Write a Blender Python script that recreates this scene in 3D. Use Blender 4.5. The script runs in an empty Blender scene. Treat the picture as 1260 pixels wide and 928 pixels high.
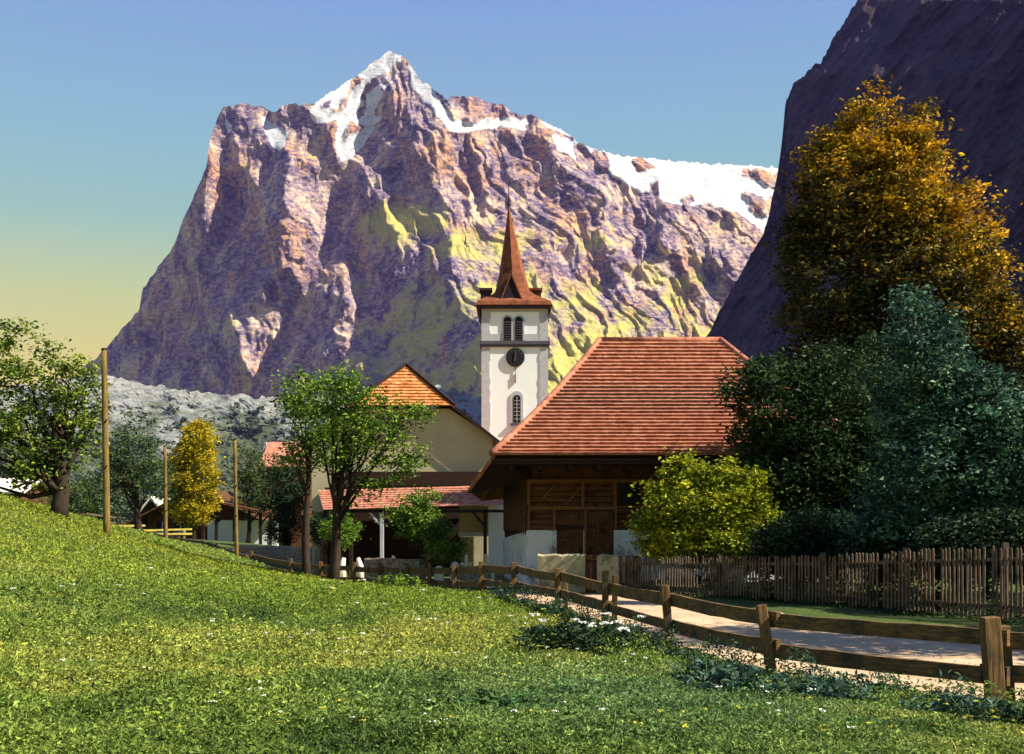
import bpy, math, random
import numpy as np
from mathutils import Vector

# ------------------------------------------------------------------ camera, sky, sun, exposure
SC = bpy.context.scene
COL = SC.collection
F = 1400.0; EYE = 2.3; HZ = 643.0; CX = 630.0
cam_d = bpy.data.cameras.new("camera"); cam = bpy.data.objects.new("camera", cam_d); COL.objects.link(cam)
cam.location = (0, 0, EYE); cam.rotation_euler = (math.radians(90), 0, 0)
cam_d.sensor_width = 36; cam_d.lens = 36 * F / 1260
cam_d.shift_y = (HZ - 464) / 1260
cam_d.clip_start = 0.1; cam_d.clip_end = 60000
SC.camera = cam
SUN_EL = math.radians(42); SUN_AZ = math.radians(-14)      # azimuth from +X, negative = camera side
sun_dir = Vector((math.cos(SUN_EL) * math.cos(SUN_AZ), math.cos(SUN_EL) * math.sin(SUN_AZ), math.sin(SUN_EL)))
sl = bpy.data.lights.new("sun", 'SUN'); sl.energy = 5.0; sl.angle = math.radians(0.5); sl.color = (1.0, 0.885, 0.70)
so = bpy.data.objects.new("sun", sl); COL.objects.link(so)
so.rotation_euler = (-sun_dir).to_track_quat('-Z', 'Y').to_euler()
w = bpy.data.worlds.new("World"); SC.world = w; w.use_nodes = True
nt = w.node_tree; nt.nodes.clear()
o_ = nt.nodes.new('ShaderNodeOutputWorld'); bg = nt.nodes.new('ShaderNodeBackground')
sky = nt.nodes.new('ShaderNodeTexSky'); sky.sky_type = 'NISHITA'; sky.sun_disc = False
sky.sun_elevation = SUN_EL; sky.sun_rotation = math.atan2(sun_dir.x, sun_dir.y)
tc = nt.nodes.new('ShaderNodeTexCoord'); sp = nt.nodes.new('ShaderNodeSeparateXYZ')
nt.links.new(tc.outputs['Generated'], sp.inputs[0])
rp = nt.nodes.new('ShaderNodeValToRGB'); nt.links.new(sp.outputs['Z'], rp.inputs[0])
def lin(r, g, b):
    f = lambda c: (c / 255 / 12.92) if c / 255 <= .04045 else ((c / 255 + .055) / 1.055) ** 2.4
    return (f(r), f(g), f(b))
cr = rp.color_ramp
stops = [(0.0, (226, 200, 44)), (0.13, (224, 204, 72)), (0.19, (196, 204, 112)), (0.25, (148, 192, 164)),
         (0.31, (132, 182, 186)), (0.42, (116, 157, 202)), (0.9, (60, 88, 160))]
while len(cr.elements) < len(stops): cr.elements.new(0.5)
for e, (p, c) in zip(cr.elements, stops):
    e.position = p; e.color = (*lin(*c), 1)
mulN = nt.nodes.new('ShaderNodeVectorMath'); mulN.operation = 'SCALE'; mulN.inputs['Scale'].default_value = 5.6
nt.links.new(rp.outputs[0], mulN.inputs[0])
mx = nt.nodes.new('ShaderNodeMix'); mx.data_type = 'RGBA'; mx.inputs[0].default_value = 0.93
nt.links.new(sky.outputs[0], mx.inputs[6]); nt.links.new(mulN.outputs[0], mx.inputs[7])
nt.links.new(mx.outputs[2], bg.inputs[0]); bg.inputs[1].default_value = 0.085
nt.links.new(bg.outputs[0], o_.inputs[0])
SC.view_settings.view_transform = 'Standard'; SC.view_settings.look = 'None'
SC.view_settings.gamma = 1; SC.view_settings.use_curve_mapping = False
SC.view_settings.exposure = 1.3
SC.cycles.max_bounces = 5; SC.cycles.transparent_max_bounces = 6; SC.cycles.diffuse_bounces = 3

random.seed(7); RNG = np.random.default_rng(7)

# ------------------------------------------------------------------ helpers
def Wp(x, y, Z):                       # a pixel of the photograph at depth Z as a world point
    return np.array([(x - CX) * Z / F, Z, EYE + (HZ - y) * Z / F])

def tag(o, label=None, cat=None, group=None, kind=None):
    if label: o['label'] = label
    if cat: o['category'] = cat
    if group: o['group'] = group
    if kind: o['kind'] = kind
    return o

ORG = {}
def thing(name, label, cat, loc, group=None):
    o = bpy.data.objects.new(name, None); COL.objects.link(o)
    o.location = loc; o.empty_display_size = .3
    ORG[o.name] = np.array(loc, float)
    return tag(o, label, cat, group)

def np_mesh(name, V, Fc, mat, parent=None, col=None, smooth=False, mats=None, mi=None):
    V = np.asarray(V, np.float32); Fc = np.asarray(Fc, np.int32)
    org = np.zeros(3)
    if parent is not None:
        org = ORG[parent.name]; V = V - org.astype(np.float32)
    me = bpy.data.meshes.new(name)
    n, m, k = len(V), len(Fc), Fc.shape[1]
    me.vertices.add(n); me.vertices.foreach_set('co', V.ravel())
    me.loops.add(m * k); me.loops.foreach_set('vertex_index', Fc.ravel())
    me.polygons.add(m); me.polygons.foreach_set('loop_start', np.arange(m, dtype=np.int32) * k)
    me.polygons.foreach_set('loop_total', np.full(m, k, np.int32))
    me.polygons.foreach_set('use_smooth', np.full(m, smooth))
    me.update(calc_edges=True); me.validate()
    if col is not None:
        a = me.color_attributes.new('Col', 'FLOAT_COLOR', 'POINT')
        c = np.ones((n, 4), np.float32); c[:, :col.shape[1]] = col
        a.data.foreach_set('color', c.ravel())
    me.materials.append(mat)
    o = bpy.data.objects.new(name, me); COL.objects.link(o)
    if parent is not None: o.parent = parent
    ORG[o.name] = org
    return o

class MB:
    def __init__(s): s.v = []; s.f = []
    def add(s, vs, fs):
        b = len(s.v); s.v += [tuple(map(float, v)) for v in vs]; s.f += [tuple(b + i for i in f) for f in fs]
    def box(s, x0, x1, y0, y1, z0, z1, rot=0, piv=None):
        vs = [(x, y, z) for x in (x0, x1) for y in (y0, y1) for z in (z0, z1)]
        if rot:
            px, py = piv if piv else ((x0 + x1) / 2, (y0 + y1) / 2); c, n = math.cos(rot), math.sin(rot)
            vs = [(px + (x - px) * c - (y - py) * n, py + (x - px) * n + (y - py) * c, z) for x, y, z in vs]
        s.add(vs, [(0, 1, 3, 2), (4, 6, 7, 5), (0, 4, 5, 1), (2, 3, 7, 6), (0, 2, 6, 4), (1, 5, 7, 3)])
    def beam(s, p0, p1, w, h, seg=1, wob=0.0, sag=0.0, up=(0, 0, 1)):
        p0 = np.array(p0, float); p1 = np.array(p1, float); d = p1 - p0; d /= np.linalg.norm(d)
        up = np.array(up, float)
        if abs(d @ up) > .95: up = np.array((0., 1., 0.))
        sd = np.cross(d, up); sd /= np.linalg.norm(sd); u = np.cross(sd, d)
        b = len(s.v)
        for i in range(seg + 1):
            t = i / seg; p = p0 + (p1 - p0) * t - np.array((0, 0, sag * 4 * t * (1 - t)))
            hw = h * (1 + random.uniform(-wob, wob)); ww = w * (1 + random.uniform(-wob, wob) * .5)
            p = p + u * random.uniform(-wob, wob) * h * .35
            for a, c in ((-1, -1), (1, -1), (1, 1), (-1, 1)):
                s.v.append(tuple(p + sd * a * ww / 2 + u * c * hw / 2))
        for i in range(seg):
            for k in range(4):
                a = b + i * 4 + k; c = b + i * 4 + (k + 1) % 4
                s.f.append((a, c, c + 4, a + 4))
        s.f.append((b + 3, b + 2, b + 1, b)); e = b + seg * 4; s.f.append((e, e + 1, e + 2, e + 3))
    def tube(s, pts, rad, n=7, wob=0.0):
        pts = [np.array(p, float) for p in pts]; b = len(s.v); ref = None
        for i, p in enumerate(pts):
            d = pts[min(i + 1, len(pts) - 1)] - pts[max(i - 1, 0)]; d /= (np.linalg.norm(d) + 1e-9)
            a = np.array((1., 0, 0)) if abs(d[0]) < .9 else np.array((0, 1., 0))
            if ref is not None: a = ref
            x = a - d * (a @ d); x /= np.linalg.norm(x); ref = x; y = np.cross(d, x)
            for k in range(n):
                r = rad[i] * (1 + random.uniform(-wob, wob)); t = 2 * math.pi * k / n
                s.v.append(tuple(p + x * math.cos(t) * r + y * math.sin(t) * r))
        for i in range(len(pts) - 1):
            for k in range(n):
                a = b + i * n + k; c = b + i * n + (k + 1) % n
                s.f.append((a, c, c + n, a + n))
        s.f.append(tuple(b + k for k in range(n))[::-1]); e = b + (len(pts) - 1) * n
        s.f.append(tuple(e + k for k in range(n)))
    def prism(s, prof, a, b, mapf):     # profile extruded from a to b, mapf(u, v, t) -> point
        n = len(prof); vs = [mapf(u, v, a) for u, v in prof] + [mapf(u, v, b) for u, v in prof]
        s.add(vs, [tuple(range(n))[::-1], tuple(range(n, 2 * n))] + [(i, (i + 1) % n, (i + 1) % n + n, i + n) for i in range(n)])
    def slab(s, poly, t):               # planar polygon given thickness t along its normal (downwards)
        P = [np.array(p, float) for p in poly]; nrm = np.cross(P[1] - P[0], P[2] - P[0]); nrm /= np.linalg.norm(nrm)
        if nrm[2] < 0: nrm = -nrm
        n = len(P); s.add(P + [p - nrm * t for p in P], [tuple(range(n)), tuple(range(n, 2 * n))[::-1]] + [(i, (i + 1) % n, (i + 1) % n + n, i + n) for i in range(n)])
    def build(s, name, mat, parent=None, smooth=False, bevel=0.0):
        org = ORG[parent.name] if parent is not None else np.zeros(3)
        me = bpy.data.meshes.new(name)
        me.from_pydata([tuple(np.array(v) - org) for v in s.v], [], s.f); me.validate()
        import bmesh
        bm = bmesh.new(); bm.from_mesh(me); bmesh.ops.recalc_face_normals(bm, faces=bm.faces)
        if bevel:
            bmesh.ops.bevel(bm, geom=list(bm.edges), offset=bevel, segments=1, affect='EDGES', profile=.5)
        bm.to_mesh(me); bm.free()
        me.polygons.foreach_set('use_smooth', [smooth] * len(me.polygons))
        me.materials.append(mat)
        o = bpy.data.objects.new(name, me); COL.objects.link(o)
        if parent is not None: o.parent = parent
        ORG[o.name] = org
        return o

# ---- numpy value noise
_LAT = {}
def vnoise(x, y, seed=0):
    if seed not in _LAT: _LAT[seed] = np.random.default_rng(1000 + seed).random((256, 256))
    L = _LAT[seed]; xi = np.floor(x).astype(int); yi = np.floor(y).astype(int)
    fx = x - xi; fy = y - yi; fx = fx * fx * fx * (fx * (fx * 6 - 15) + 10); fy = fy * fy * fy * (fy * (fy * 6 - 15) + 10)
    a = L[xi & 255, yi & 255]; b = L[(xi + 1) & 255, yi & 255]; c = L[xi & 255, (yi + 1) & 255]; d = L[(xi + 1) & 255, (yi + 1) & 255]
    return (a * (1 - fx) + b * fx) * (1 - fy) + (c * (1 - fx) + d * fx) * fy
def fbm(x, y, seed=0, oct=4, g=.5):
    s = 0; a = 1; t = 0
    for i in range(oct):
        s = s + a * vnoise(x * 2 ** i + 17.3 * i, y * 2 ** i + 9.1 * i, seed + i); t += a; a *= g
    return s / t
def ridged(x, y, seed=0, oct=4, g=.5):
    s = 0; a = 1; t = 0
    for i in range(oct):
        s = s + a * (1 - np.abs(2 * vnoise(x * 2 ** i + 7.3 * i, y * 2 ** i + 3.1 * i, seed + i) - 1)); t += a; a *= g
    return s / t
def inpoly(x, y, P):
    r = np.zeros(x.shape, bool); n = len(P)
    for i in range(n):
        x0, y0 = P[i]; x1, y1 = P[(i + 1) % n]
        if y0 == y1: continue
        c = ((y0 > y) != (y1 > y)) & (x < (x1 - x0) * (y - y0) / (y1 - y0) + x0); r ^= c
    return r

# ------------------------------------------------------------------ materials
class NT:
    def __init__(s, name):
        s.m = bpy.data.materials.new(name); s.m.use_nodes = True; s.t = s.m.node_tree; s.t.nodes.clear()
        s.out = s.t.nodes.new('ShaderNodeOutputMaterial'); s.b = s.t.nodes.new('ShaderNodeBsdfPrincipled')
        s.t.links.new(s.b.outputs[0], s.out.inputs[0]); s.b.inputs['Roughness'].default_value = .85
        s.b.inputs['Specular IOR Level'].default_value = .2
        s.geo = s.t.nodes.new('ShaderNodeNewGeometry')
    def n(s, typ, **k):
        nd = s.t.nodes.new(typ)
        for a, v in k.items(): setattr(nd, a, v)
        return nd
    def l(s, a, b): s.t.links.new(a, b)
    def pos(s, scale=(1, 1, 1), rot=(0, 0, 0)):
        mp = s.n('ShaderNodeMapping'); mp.inputs['Scale'].default_value = scale; mp.inputs['Rotation'].default_value = rot
        s.l(s.geo.outputs['Position'], mp.inputs[0]); return mp.outputs[0]
    def noise(s, vec, scale, det=4, rough=.6):
        nd = s.n('ShaderNodeTexNoise'); nd.inputs['Scale'].default_value = scale; nd.inputs['Detail'].default_value = det
        nd.inputs['Roughness'].default_value = rough; s.l(vec, nd.inputs['Vector']); return nd.outputs['Fac']
    def ramp(s, fac, st):
        r = s.n('ShaderNodeValToRGB'); s.l(fac, r.inputs[0]); e = r.color_ramp.elements
        while len(e) < len(st): e.new(.5)
        for q, (p, c) in zip(e, st):
            q.position = p; q.color = (*c, 1) if len(c) == 3 else c
        return r.outputs[0]
    def mix(s, f, a, b, mode='MIX'):
        m = s.n('ShaderNodeMix', data_type='RGBA', blend_type=mode)
        for i, v in ((0, f), (6, a), (7, b)):
            if isinstance(v, (int, float)): m.inputs[i].default_value = v
            elif isinstance(v, tuple): m.inputs[i].default_value = (*v, 1)
            else: s.l(v, m.inputs[i])
        return m.outputs[2]
    def bump(s, h, st=.5, dist=.02, prev=None):
        b = s.n('ShaderNodeBump'); b.inputs['Strength'].default_value = st; b.inputs['Distance'].default_value = dist
        s.l(h, b.inputs['Height'])
        if prev is not None: s.l(prev, b.inputs['Normal'])
        return b.outputs[0]
    def fin(s, col=None, nrm=None):
        if col is not None:
            if isinstance(col, tuple): s.b.inputs['Base Color'].default_value = (*col, 1)
            else: s.l(col, s.b.inputs['Base Color'])
        if nrm is not None: s.l(nrm, s.b.inputs['Normal'])
        return s.m

def m_wood(name, c0, c1, stretch=(1, 1, 8), scale=6, c2=None):
    t = NT(name); v = t.pos(stretch); f = t.noise(v, scale, 6, .7)
    col = t.ramp(f, [(.3, c0), (.7, c1)])
    if c2: col = t.mix(t.ramp(t.noise(t.pos((1, 1, 1)), 2.2, 3), [(.5, (0, 0, 0)), (.68, (1, 1, 1))]), col, c2)
    return t.fin(col, t.bump(f, .7, .03))
def m_plaster(name, c0, c1, sc=1.2, dirt=None):
    t = NT(name); f = t.noise(t.pos(), sc, 8, .65); g = t.noise(t.pos(), 14, 5, .7)
    col = t.mix(.35, t.ramp(f, [(.3, c0), (.7, c1)]), t.ramp(g, [(.3, c0), (.7, c1)]))
    if dirt: col = t.mix(t.ramp(t.noise(t.pos((1, 1, .6)), 1.7, 7, .75), [(.52, (0, 0, 0)), (.66, (1, 1, 1))]), col, dirt)
    return t.fin(col, t.bump(g, .35, .02))
def m_tile(name, c0, c1, c2):
    t = NT(name)
    vo = t.n('ShaderNodeTexVoronoi'); vo.inputs['Scale'].default_value = 3.6; vo.inputs['Randomness'].default_value = .75
    t.l(t.pos((1.5, 1, 1)), vo.inputs['Vector'])
    sep = t.n('ShaderNodeSeparateColor'); t.l(vo.outputs['Color'], sep.inputs[0])
    col = t.ramp(sep.outputs[0], [(.05, c0), (.5, c1), (.95, c2)])
    f = t.noise(t.pos((1, 1, 1)), .9, 6, .7)
    col = t.mix(t.ramp(f, [(.56, (0, 0, 0)), (.8, (.5, .5, .5))]), col, (c0[0] * .45, c0[1] * .5, c0[2] * .6))
    g = t.noise(t.pos((6, 1, 1)), 5, 5, .7)
    return t.fin(col, t.bump(g, .6, .03))
def m_leaf(name, trans=.3):
    t = NT(name); a = t.n('ShaderNodeVertexColor', layer_name='Col')
    t.b.inputs['Roughness'].default_value = .55; t.b.inputs['Specular IOR Level'].default_value = .12
    tr = t.n('ShaderNodeBsdfTranslucent'); ms = t.n('ShaderNodeMixShader'); ms.inputs[0].default_value = trans
    t.l(a.outputs[0], t.b.inputs['Base Color']); t.l(a.outputs[0], tr.inputs[0])
    t.l(t.b.outputs[0], ms.inputs[1]); t.l(tr.outputs[0], ms.inputs[2]); t.l(ms.outputs[0], t.out.inputs[0])
    return t.m
def m_stone(name, c0, c1, sc=4.0, gap=(.05, .045, .035)):
    t = NT(name); vo = t.n('ShaderNodeTexVoronoi', feature='DISTANCE_TO_EDGE'); vo.inputs['Scale'].default_value = sc
    wv = t.n('ShaderNodeVectorMath', operation='ADD'); nz = t.n('ShaderNodeTexNoise'); nz.inputs['Scale'].default_value = 6
    t.l(t.pos(), nz.inputs['Vector']); sc_ = t.n('ShaderNodeVectorMath', operation='SCALE'); sc_.inputs['Scale'].default_value = .15
    t.l(nz.outputs['Color'], sc_.inputs[0]); t.l(t.pos((1, 1, 1.5)), wv.inputs[0]); t.l(sc_.outputs[0], wv.inputs[1]); t.l(wv.outputs[0], vo.inputs['Vector'])
    col = t.mix(t.ramp(vo.outputs['Distance'], [(.0, (0, 0, 0)), (.07, (1, 1, 1))]), gap, t.ramp(t.noise(t.pos(), 5, 8, .75), [(.3, c0), (.7, c1)]))
    return t.fin(col, t.bump(t.ramp(vo.outputs['Distance'], [(.0, (0, 0, 0)), (.12, (1, 1, 1))]), .8, .05))

LEAF = m_leaf('leaf', .2); GRASS = m_leaf('grass_blade', .25)
BARK = m_wood('bark', (.014, .010, .007), (.05, .034, .022), (3, 3, .8), 5)
WOODF = m_wood('fence_wood', (.035, .017, .006), (.26, .155, .06), (1.2, 1.2, 9), 4, (.05, .04, .03))
WOODV = m_wood('post_wood', (.035, .017, .006), (.26, .155, .06), (9, 9, .9), 3, (.05, .04, .03))
WOODB = m_wood('barn_wood', (.035, .014, .006), (.17, .075, .03), (1, 1, 10), 3, (.03, .013, .008))
WOODL = m_wood('barn_trim_wood', (.09, .04, .016), (.22, .10, .045), (6, 6, 1), 3)
WOODD = m_wood('dark_wood', (.012, .006, .005), (.04, .02, .013), (1, 1, 8), 4)
WOODP = m_wood('picket_wood', (.05, .036, .026), (.18, .135, .095), (6, 6, .7), 3, (.03, .022, .018))
POLE = m_wood('pole_wood', (.045, .03, .012), (.27, .18, .05), (6, 6, .6), 3)
YRAIL = m_wood('pale_rail_wood', (.3, .24, .04), (.6, .5, .12), (1, 1, 1), 3)
TILE = m_tile('roof_tile', (.25, .088, .052), (.31, .118, .07), (.38, .165, .105))
TILER = m_tile('red_roof_tile', (.30, .105, .07), (.38, .155, .10), (.46, .24, .17))
TILEO = m_tile('orange_roof_tile', (.36, .12, .035), (.5, .19, .06), (.6, .3, .12))
COPPER = m_plaster('spire_shingle', (.07, .022, .014), (.30, .095, .04), 2.5, (.05, .02, .015))
DARKSH = m_plaster('dark_shingle', (.03, .015, .018), (.07, .035, .03))
WHITE = m_plaster('white_plaster', (.72, .80, .84), (.82, .89, .92), .5)
GREYQ = m_plaster('grey_quoin_stone', (.32, .34, .38), (.50, .52, .56), 3)
OLIVE = m_plaster('ochre_plaster', (.36, .33, .21), (.50, .46, .31), .8)
PLAST = m_plaster('stained_plaster', (.50, .50, .60), (.74, .75, .80), 1.2, (.09, .08, .07))
BLACK = m_plaster('dark_opening', (.008, .008, .012), (.02, .02, .025))
SLATE = m_plaster('dark_cornice', (.05, .05, .075), (.10, .10, .13))
STONEW = m_plaster('mossy_wall_render', (.20, .18, .10), (.44, .41, .27), 2.2, (.07, .065, .035))
STONEG = m_stone('grey_wall_stone', (.16, .13, .10), (.34, .29, .22), 3.0)
GRAVE = m_plaster('pale_gravestone', (.5, .48, .42), (.78, .75, .68), 4)
GOLD = m_plaster('gilt_mark', (.16, .15, .13), (.25, .23, .2))

# ------------------------------------------------------------------ ground height (thin-plate through surveyed points)
cp = []
def c3(x, y, Z): p = Wp(x, y, Z); cp.append(p)
# meadow (camera side)
for x, y, Z in [(0, 930, 8), (300, 930, 8), (630, 930, 8), (900, 930, 8), (1260, 930, 8.3), (1260, 905, 10.5), (1050, 890, 11.5), (800, 850, 14),
                (0, 775, 16), (0, 690, 28), (0, 612, 45), (60, 632, 48), (130, 656, 45), (130, 720, 27), (130, 800, 15),
                (290, 684, 60), (290, 712, 40), (290, 770, 22), (400, 712, 47), (400, 735, 33), (400, 800, 18), (203, 664, 66),
                (-150, 560, 45), (-150, 680, 25), (-400, 600, 30),
                (480, 720, 42), (560, 728, 38), (560, 760, 27), (560, 830, 15.5), (640, 745, 32), (700, 800, 20)]: c3(x, y, Z)
FP = [(14.5, 13.2), (8.6, 13.6), (6.05, 14.3), (3.87, 17.2), (2.96, 21.6), (2.09, 25.5), (1.2, 30.0), (0.06, 35.0), (-1.05, 38.2), (-2.08, 41.0), (-3.1, 42.8),
      (-4.1, 44.5), (-5.4, 46.6), (-6.8, 49.0), (-8.8, 52.3), (-10.9, 56.0), (-14.2, 62.0), (-17.2, 66.3), (-19.8, 70.0), (-22.5, 74.0), (-25.5, 78.5)]
FZ = [0, 0, 0, 0, 0, 0, 0, 0, -.12, -.28, -.34, -.4, -.48, -.55, -.6, -.62, -.42, .1, .35, .6, .9]
for (x, y), z in zip(FP, FZ): cp.append(np.array([x, y, z]))
RR = [(22, 16), (15.9, 17.3), (9.9, 24.2), (7.3, 28.2), (3.0, 36.2), (1.6, 39.2), (.4, 42.5), (-1.6, 46.5), (-4.7, 51.0), (-8.0, 56), (-11.2, 61.5), (-14.2, 66.5), (-17.0, 71.5), (-20, 77)]
RZ = [0, 0, 0, 0, 0, -.1, -.28, -.45, -.6, -.65, -.5, -.2, .1, .4]
for (x, y), z in zip(RR, RZ): cp.append(np.array([x, y, z]))
for x, y, z in [(12, 40, .2), (20, 35, .3), (6, 50, 0), (-4, 75, -.6), (2, 70, -.4), (-8, 62, -.6), (-14, 95, -.1), (-30, 105, 0.3), (-45, 110, 1.0), (-60, 100, 2.0),
                (-60, 60, 4.5), (-40, 45, 4.6), (-12, -10, 1.3), (0, -10, .9), (10, -10, .5), (0, 0, .75), (-5, 0, .95), (5, 2, .6), (-40, 0, 4), (40, 0, 0), (40, 60, 1),
                (-30, 20, 3.6), (-36, 80, 2.2), (-25, 95, .8), (-20, 62, 1.55), (10, 110, -1), (40, 110, 0), (-80, 110, 3)]: cp.append(np.array([x, y, z], float))
CP = np.array(cp)
def _tps(r2): return np.where(r2 > 0, r2 * np.log(r2 + 1e-12) * .5, 0)
n = len(CP); r2 = ((CP[:, None, :2] - CP[None, :, :2]) ** 2).sum(-1)
A = np.zeros((n + 3, n + 3)); A[:n, :n] = _tps(r2) + np.eye(n) * 1.0
A[:n, n] = 1; A[:n, n + 1:] = CP[:, :2]; A[n, :n] = 1; A[n + 1:, :n] = CP[:, :2].T
WT = np.linalg.solve(A, np.concatenate([CP[:, 2], [0, 0, 0]]))
def G(X, Y):
    X = np.asarray(X, float); Y = np.asarray(Y, float); sh = X.shape; x = np.clip(X.ravel(), -90, 60); y = np.clip(Y.ravel(), -30, 115)
    z = WT[n] + WT[n + 1] * x + WT[n + 2] * y
    for i in range(n): z = z + WT[i] * _tps((x - CP[i, 0]) ** 2 + (y - CP[i, 1]) ** 2)
    d = np.hypot(np.maximum(np.abs(X.ravel() + 15) - 75, 0), np.maximum(Y.ravel() - 115, 0) + np.maximum(-Y.ravel() - 30, 0))
    z = np.clip(z, -2, 7) * np.clip(1 - d / 150, 0, 1) - np.clip(d / 40, 0, 5)
    z = z + .05 * (fbm(X.ravel() * .6, Y.ravel() * .6, 3, 3) - .5) * 2
    return z.reshape(sh)
def g1(x, y): return float(G(np.array([x]), np.array([y]))[0])
ROADP = [(x + .25, y + .25) for x, y in FP[:-1]] + RR[::-1]
def gr(a, b, s, far, k=1.25):
    c = list(np.arange(a, b + 1e-6, s)); d = s; v = b
    while v < far: d *= k; v += d; c.append(v)
    d = s; v = a
    while v > -far: d *= k; v -= d; c.insert(0, v)
    return np.array(c)
gx = gr(-48, 26, .5, 9000); gy = gr(-6, 100, .5, 9000)
GX, GY = np.meshgrid(gx, gy, indexing='ij'); GZ = G(GX, GY)
inr = inpoly(GX, GY, ROADP); GZ = np.where(inr, GZ - .10, GZ)
def gridfaces(a, b):
    i, j = np.meshgrid(np.arange(a - 1), np.arange(b - 1), indexing='ij'); q = (i * b + j).ravel()
    return np.stack([q, q + b, q + b + 1, q + 1], 1)
t = NT('meadow_soil')
col = t.ramp(t.noise(t.pos(), .5, 6, .65), [(.3, (.035, .06, .012)), (.5, (.06, .095, .018)), (.7, (.10, .10, .03))])
MEADOW = t.fin(col, t.bump(t.noise(t.pos(), 9, 6, .7), .8, .08))
g = np_mesh('ground', np.stack([GX, GY, GZ], -1).reshape(-1, 3), gridfaces(len(gx), len(gy)), MEADOW, smooth=True)
tag(g, 'green meadow ground sloping down to the road', 'ground', kind='structure')
# road: sheet draped between the rail fence and the yards
rx = np.arange(-26, 22, .35); ry = np.arange(12.5, 88, .35)
X2, Y2 = np.meshgrid(rx, ry, indexing='ij'); ins = inpoly(X2, Y2, ROADP)
Fq = gridfaces(len(rx), len(ry)); keep = ins.ravel()[Fq].sum(1) >= 2
Z2 = G(X2, Y2) - .02 + .015 * (fbm(X2 * 2, Y2 * 2, 9, 3) - .5)
V2 = np.stack([X2, Y2, Z2], -1).reshape(-1, 3); Fq = Fq[keep]; us = np.unique(Fq); mp = -np.ones(len(V2), int); mp[us] = np.arange(len(us))
t = NT('road_gravel'); f = t.noise(t.pos(), 1.1, 8, .7); h = t.noise(t.pos(), 22, 6, .8)
st = t.ramp(t.noise(t.pos((.5, .5, 1), (0, 0, .6)), 2.5, 4, .6), [(.45, (1, 1, 1)), (.7, (.72, .68, .62))])
ROAD = t.fin(t.mix(1.0, t.mix(.3, t.ramp(f, [(.3, (.42, .30, .19)), (.7, (.58, .43, .28))]), t.ramp(h, [(.3, (.30, .22, .15)), (.7, (.66, .5, .34))])), st, 'MULTIPLY'), t.bump(h, .5, .02))
r = np_mesh('road', V2[us], mp[Fq], ROAD, smooth=True)
tag(r, 'pale gravel road running past the rail fence into the village', 'road', kind='structure')

# ------------------------------------------------------------------ mountain by relief integration
def poisson(gx_, gy_):
    # least-squares surface from gradients, mirrored so that the borders are free
    GXm = np.block([[gx_, gx_[:, ::-1]], [-gx_[::-1], -gx_[::-1, ::-1]]])
    GYm = np.block([[gy_, -gy_[:, ::-1]], [gy_[::-1], -gy_[::-1, ::-1]]])
    a, b = GXm.shape; wx = 2 * np.pi * np.fft.fftfreq(a)[:, None]; wy = 2 * np.pi * np.fft.fftfreq(b)[None]
    d = wx ** 2 + wy ** 2; d[0, 0] = 1
    Zf = (-1j * wx * np.fft.fft2(GXm) - 1j * wy * np.fft.fft2(GYm)) / d; Zf[0, 0] = 0
    return np.real(np.fft.ifft2(Zf))[:gx_.shape[0], :gx_.shape[1]]
def blur(a, k):
    for _ in range(k):
        a = np.pad(a, 1, mode='edge'); a = (a[:-2, 1:-1] + a[2:, 1:-1] + a[1:-1, :-2] + a[1:-1, 2:] + 2 * a[1:-1, 1:-1]) / 6
    return a
def sample(img, x, y, x0, y0, st):
    fx = np.clip((x - x0) / st, 0, img.shape[0] - 1.001); fy = np.clip((y - y0) / st, 0, img.shape[1] - 1.001)
    i = fx.astype(int); j = fy.astype(int); a = fx - i; b = fy - j
    return (img[i, j] * (1 - a) + img[i + 1, j] * a) * (1 - b) + (img[i, j + 1] * (1 - a) + img[i + 1, j + 1] * a) * b
SKYL = [(-300, 560), (-100, 520), (0, 498), (60, 480), (100, 455), (130, 430), (150, 405), (171, 382), (176, 354), (200, 322), (214, 303), (224, 274), (234, 252), (246, 225),
        (254, 205), (259, 170), (266, 150), (272, 135), (276, 131), (300, 129), (320, 130), (330, 136), (338, 140), (345, 133), (353, 128), (386, 128), (404, 115), (420, 105),
        (441, 93), (458, 78), (479, 63), (490, 67), (499, 71), (506, 82), (514, 95), (526, 104), (539, 115), (551, 121), (566, 117), (575, 120), (584, 117), (594, 124), (604, 128),
        (619, 128), (628, 137), (639, 142), (657, 142), (672, 152), (690, 159), (709, 173), (734, 184), (771, 193), (815, 197), (866, 201), (960, 206), (1100, 215), (1400, 240)]
st = 2.0; X0, Y0 = -100.0, 40.0
ux = np.arange(X0, 1160, st); uy = np.arange(Y0, 640, st); UX, UY = np.meshgrid(ux, uy, indexing='ij')
wxn = UX + 9 * (fbm(UX / 14, UY / 22, 21, 4) - .5) * 2; wyn = UY + 11 * (fbm(UX / 14, UY / 22, 31, 4) - .5) * 2
fa = np.full(UX.shape, .68); fb = np.full(UX.shape, .62)
def put(P, v, b=None):
    m = inpoly(wxn, wyn, P); fa[m] = v
    if b is not None: fb[m] = b
put([(-100, 0), (345, 0), (345, 700), (-100, 700)], -1.55, .45)
put([(345, 100), (440, 100), (440, 270), (345, 445), (340, 700), (330, 700)], -.9, .5)
put([(440, 100), (560, 135), (562, 256), (551, 336), (566, 373), (603, 380), (600, 700), (330, 700), (345, 440), (440, 270)], -1.35, .5)
put([(258, 150), (284, 145), (283, 240), (296, 258), (280, 284), (262, 303), (254, 267), (254, 200)], 1.9)
put([(272, 138), (292, 140), (292, 178), (276, 176)], .6, 1.3); put([(322, 138), (354, 158), (352, 180), (328, 180)], 1.2, 1.5)
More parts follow.
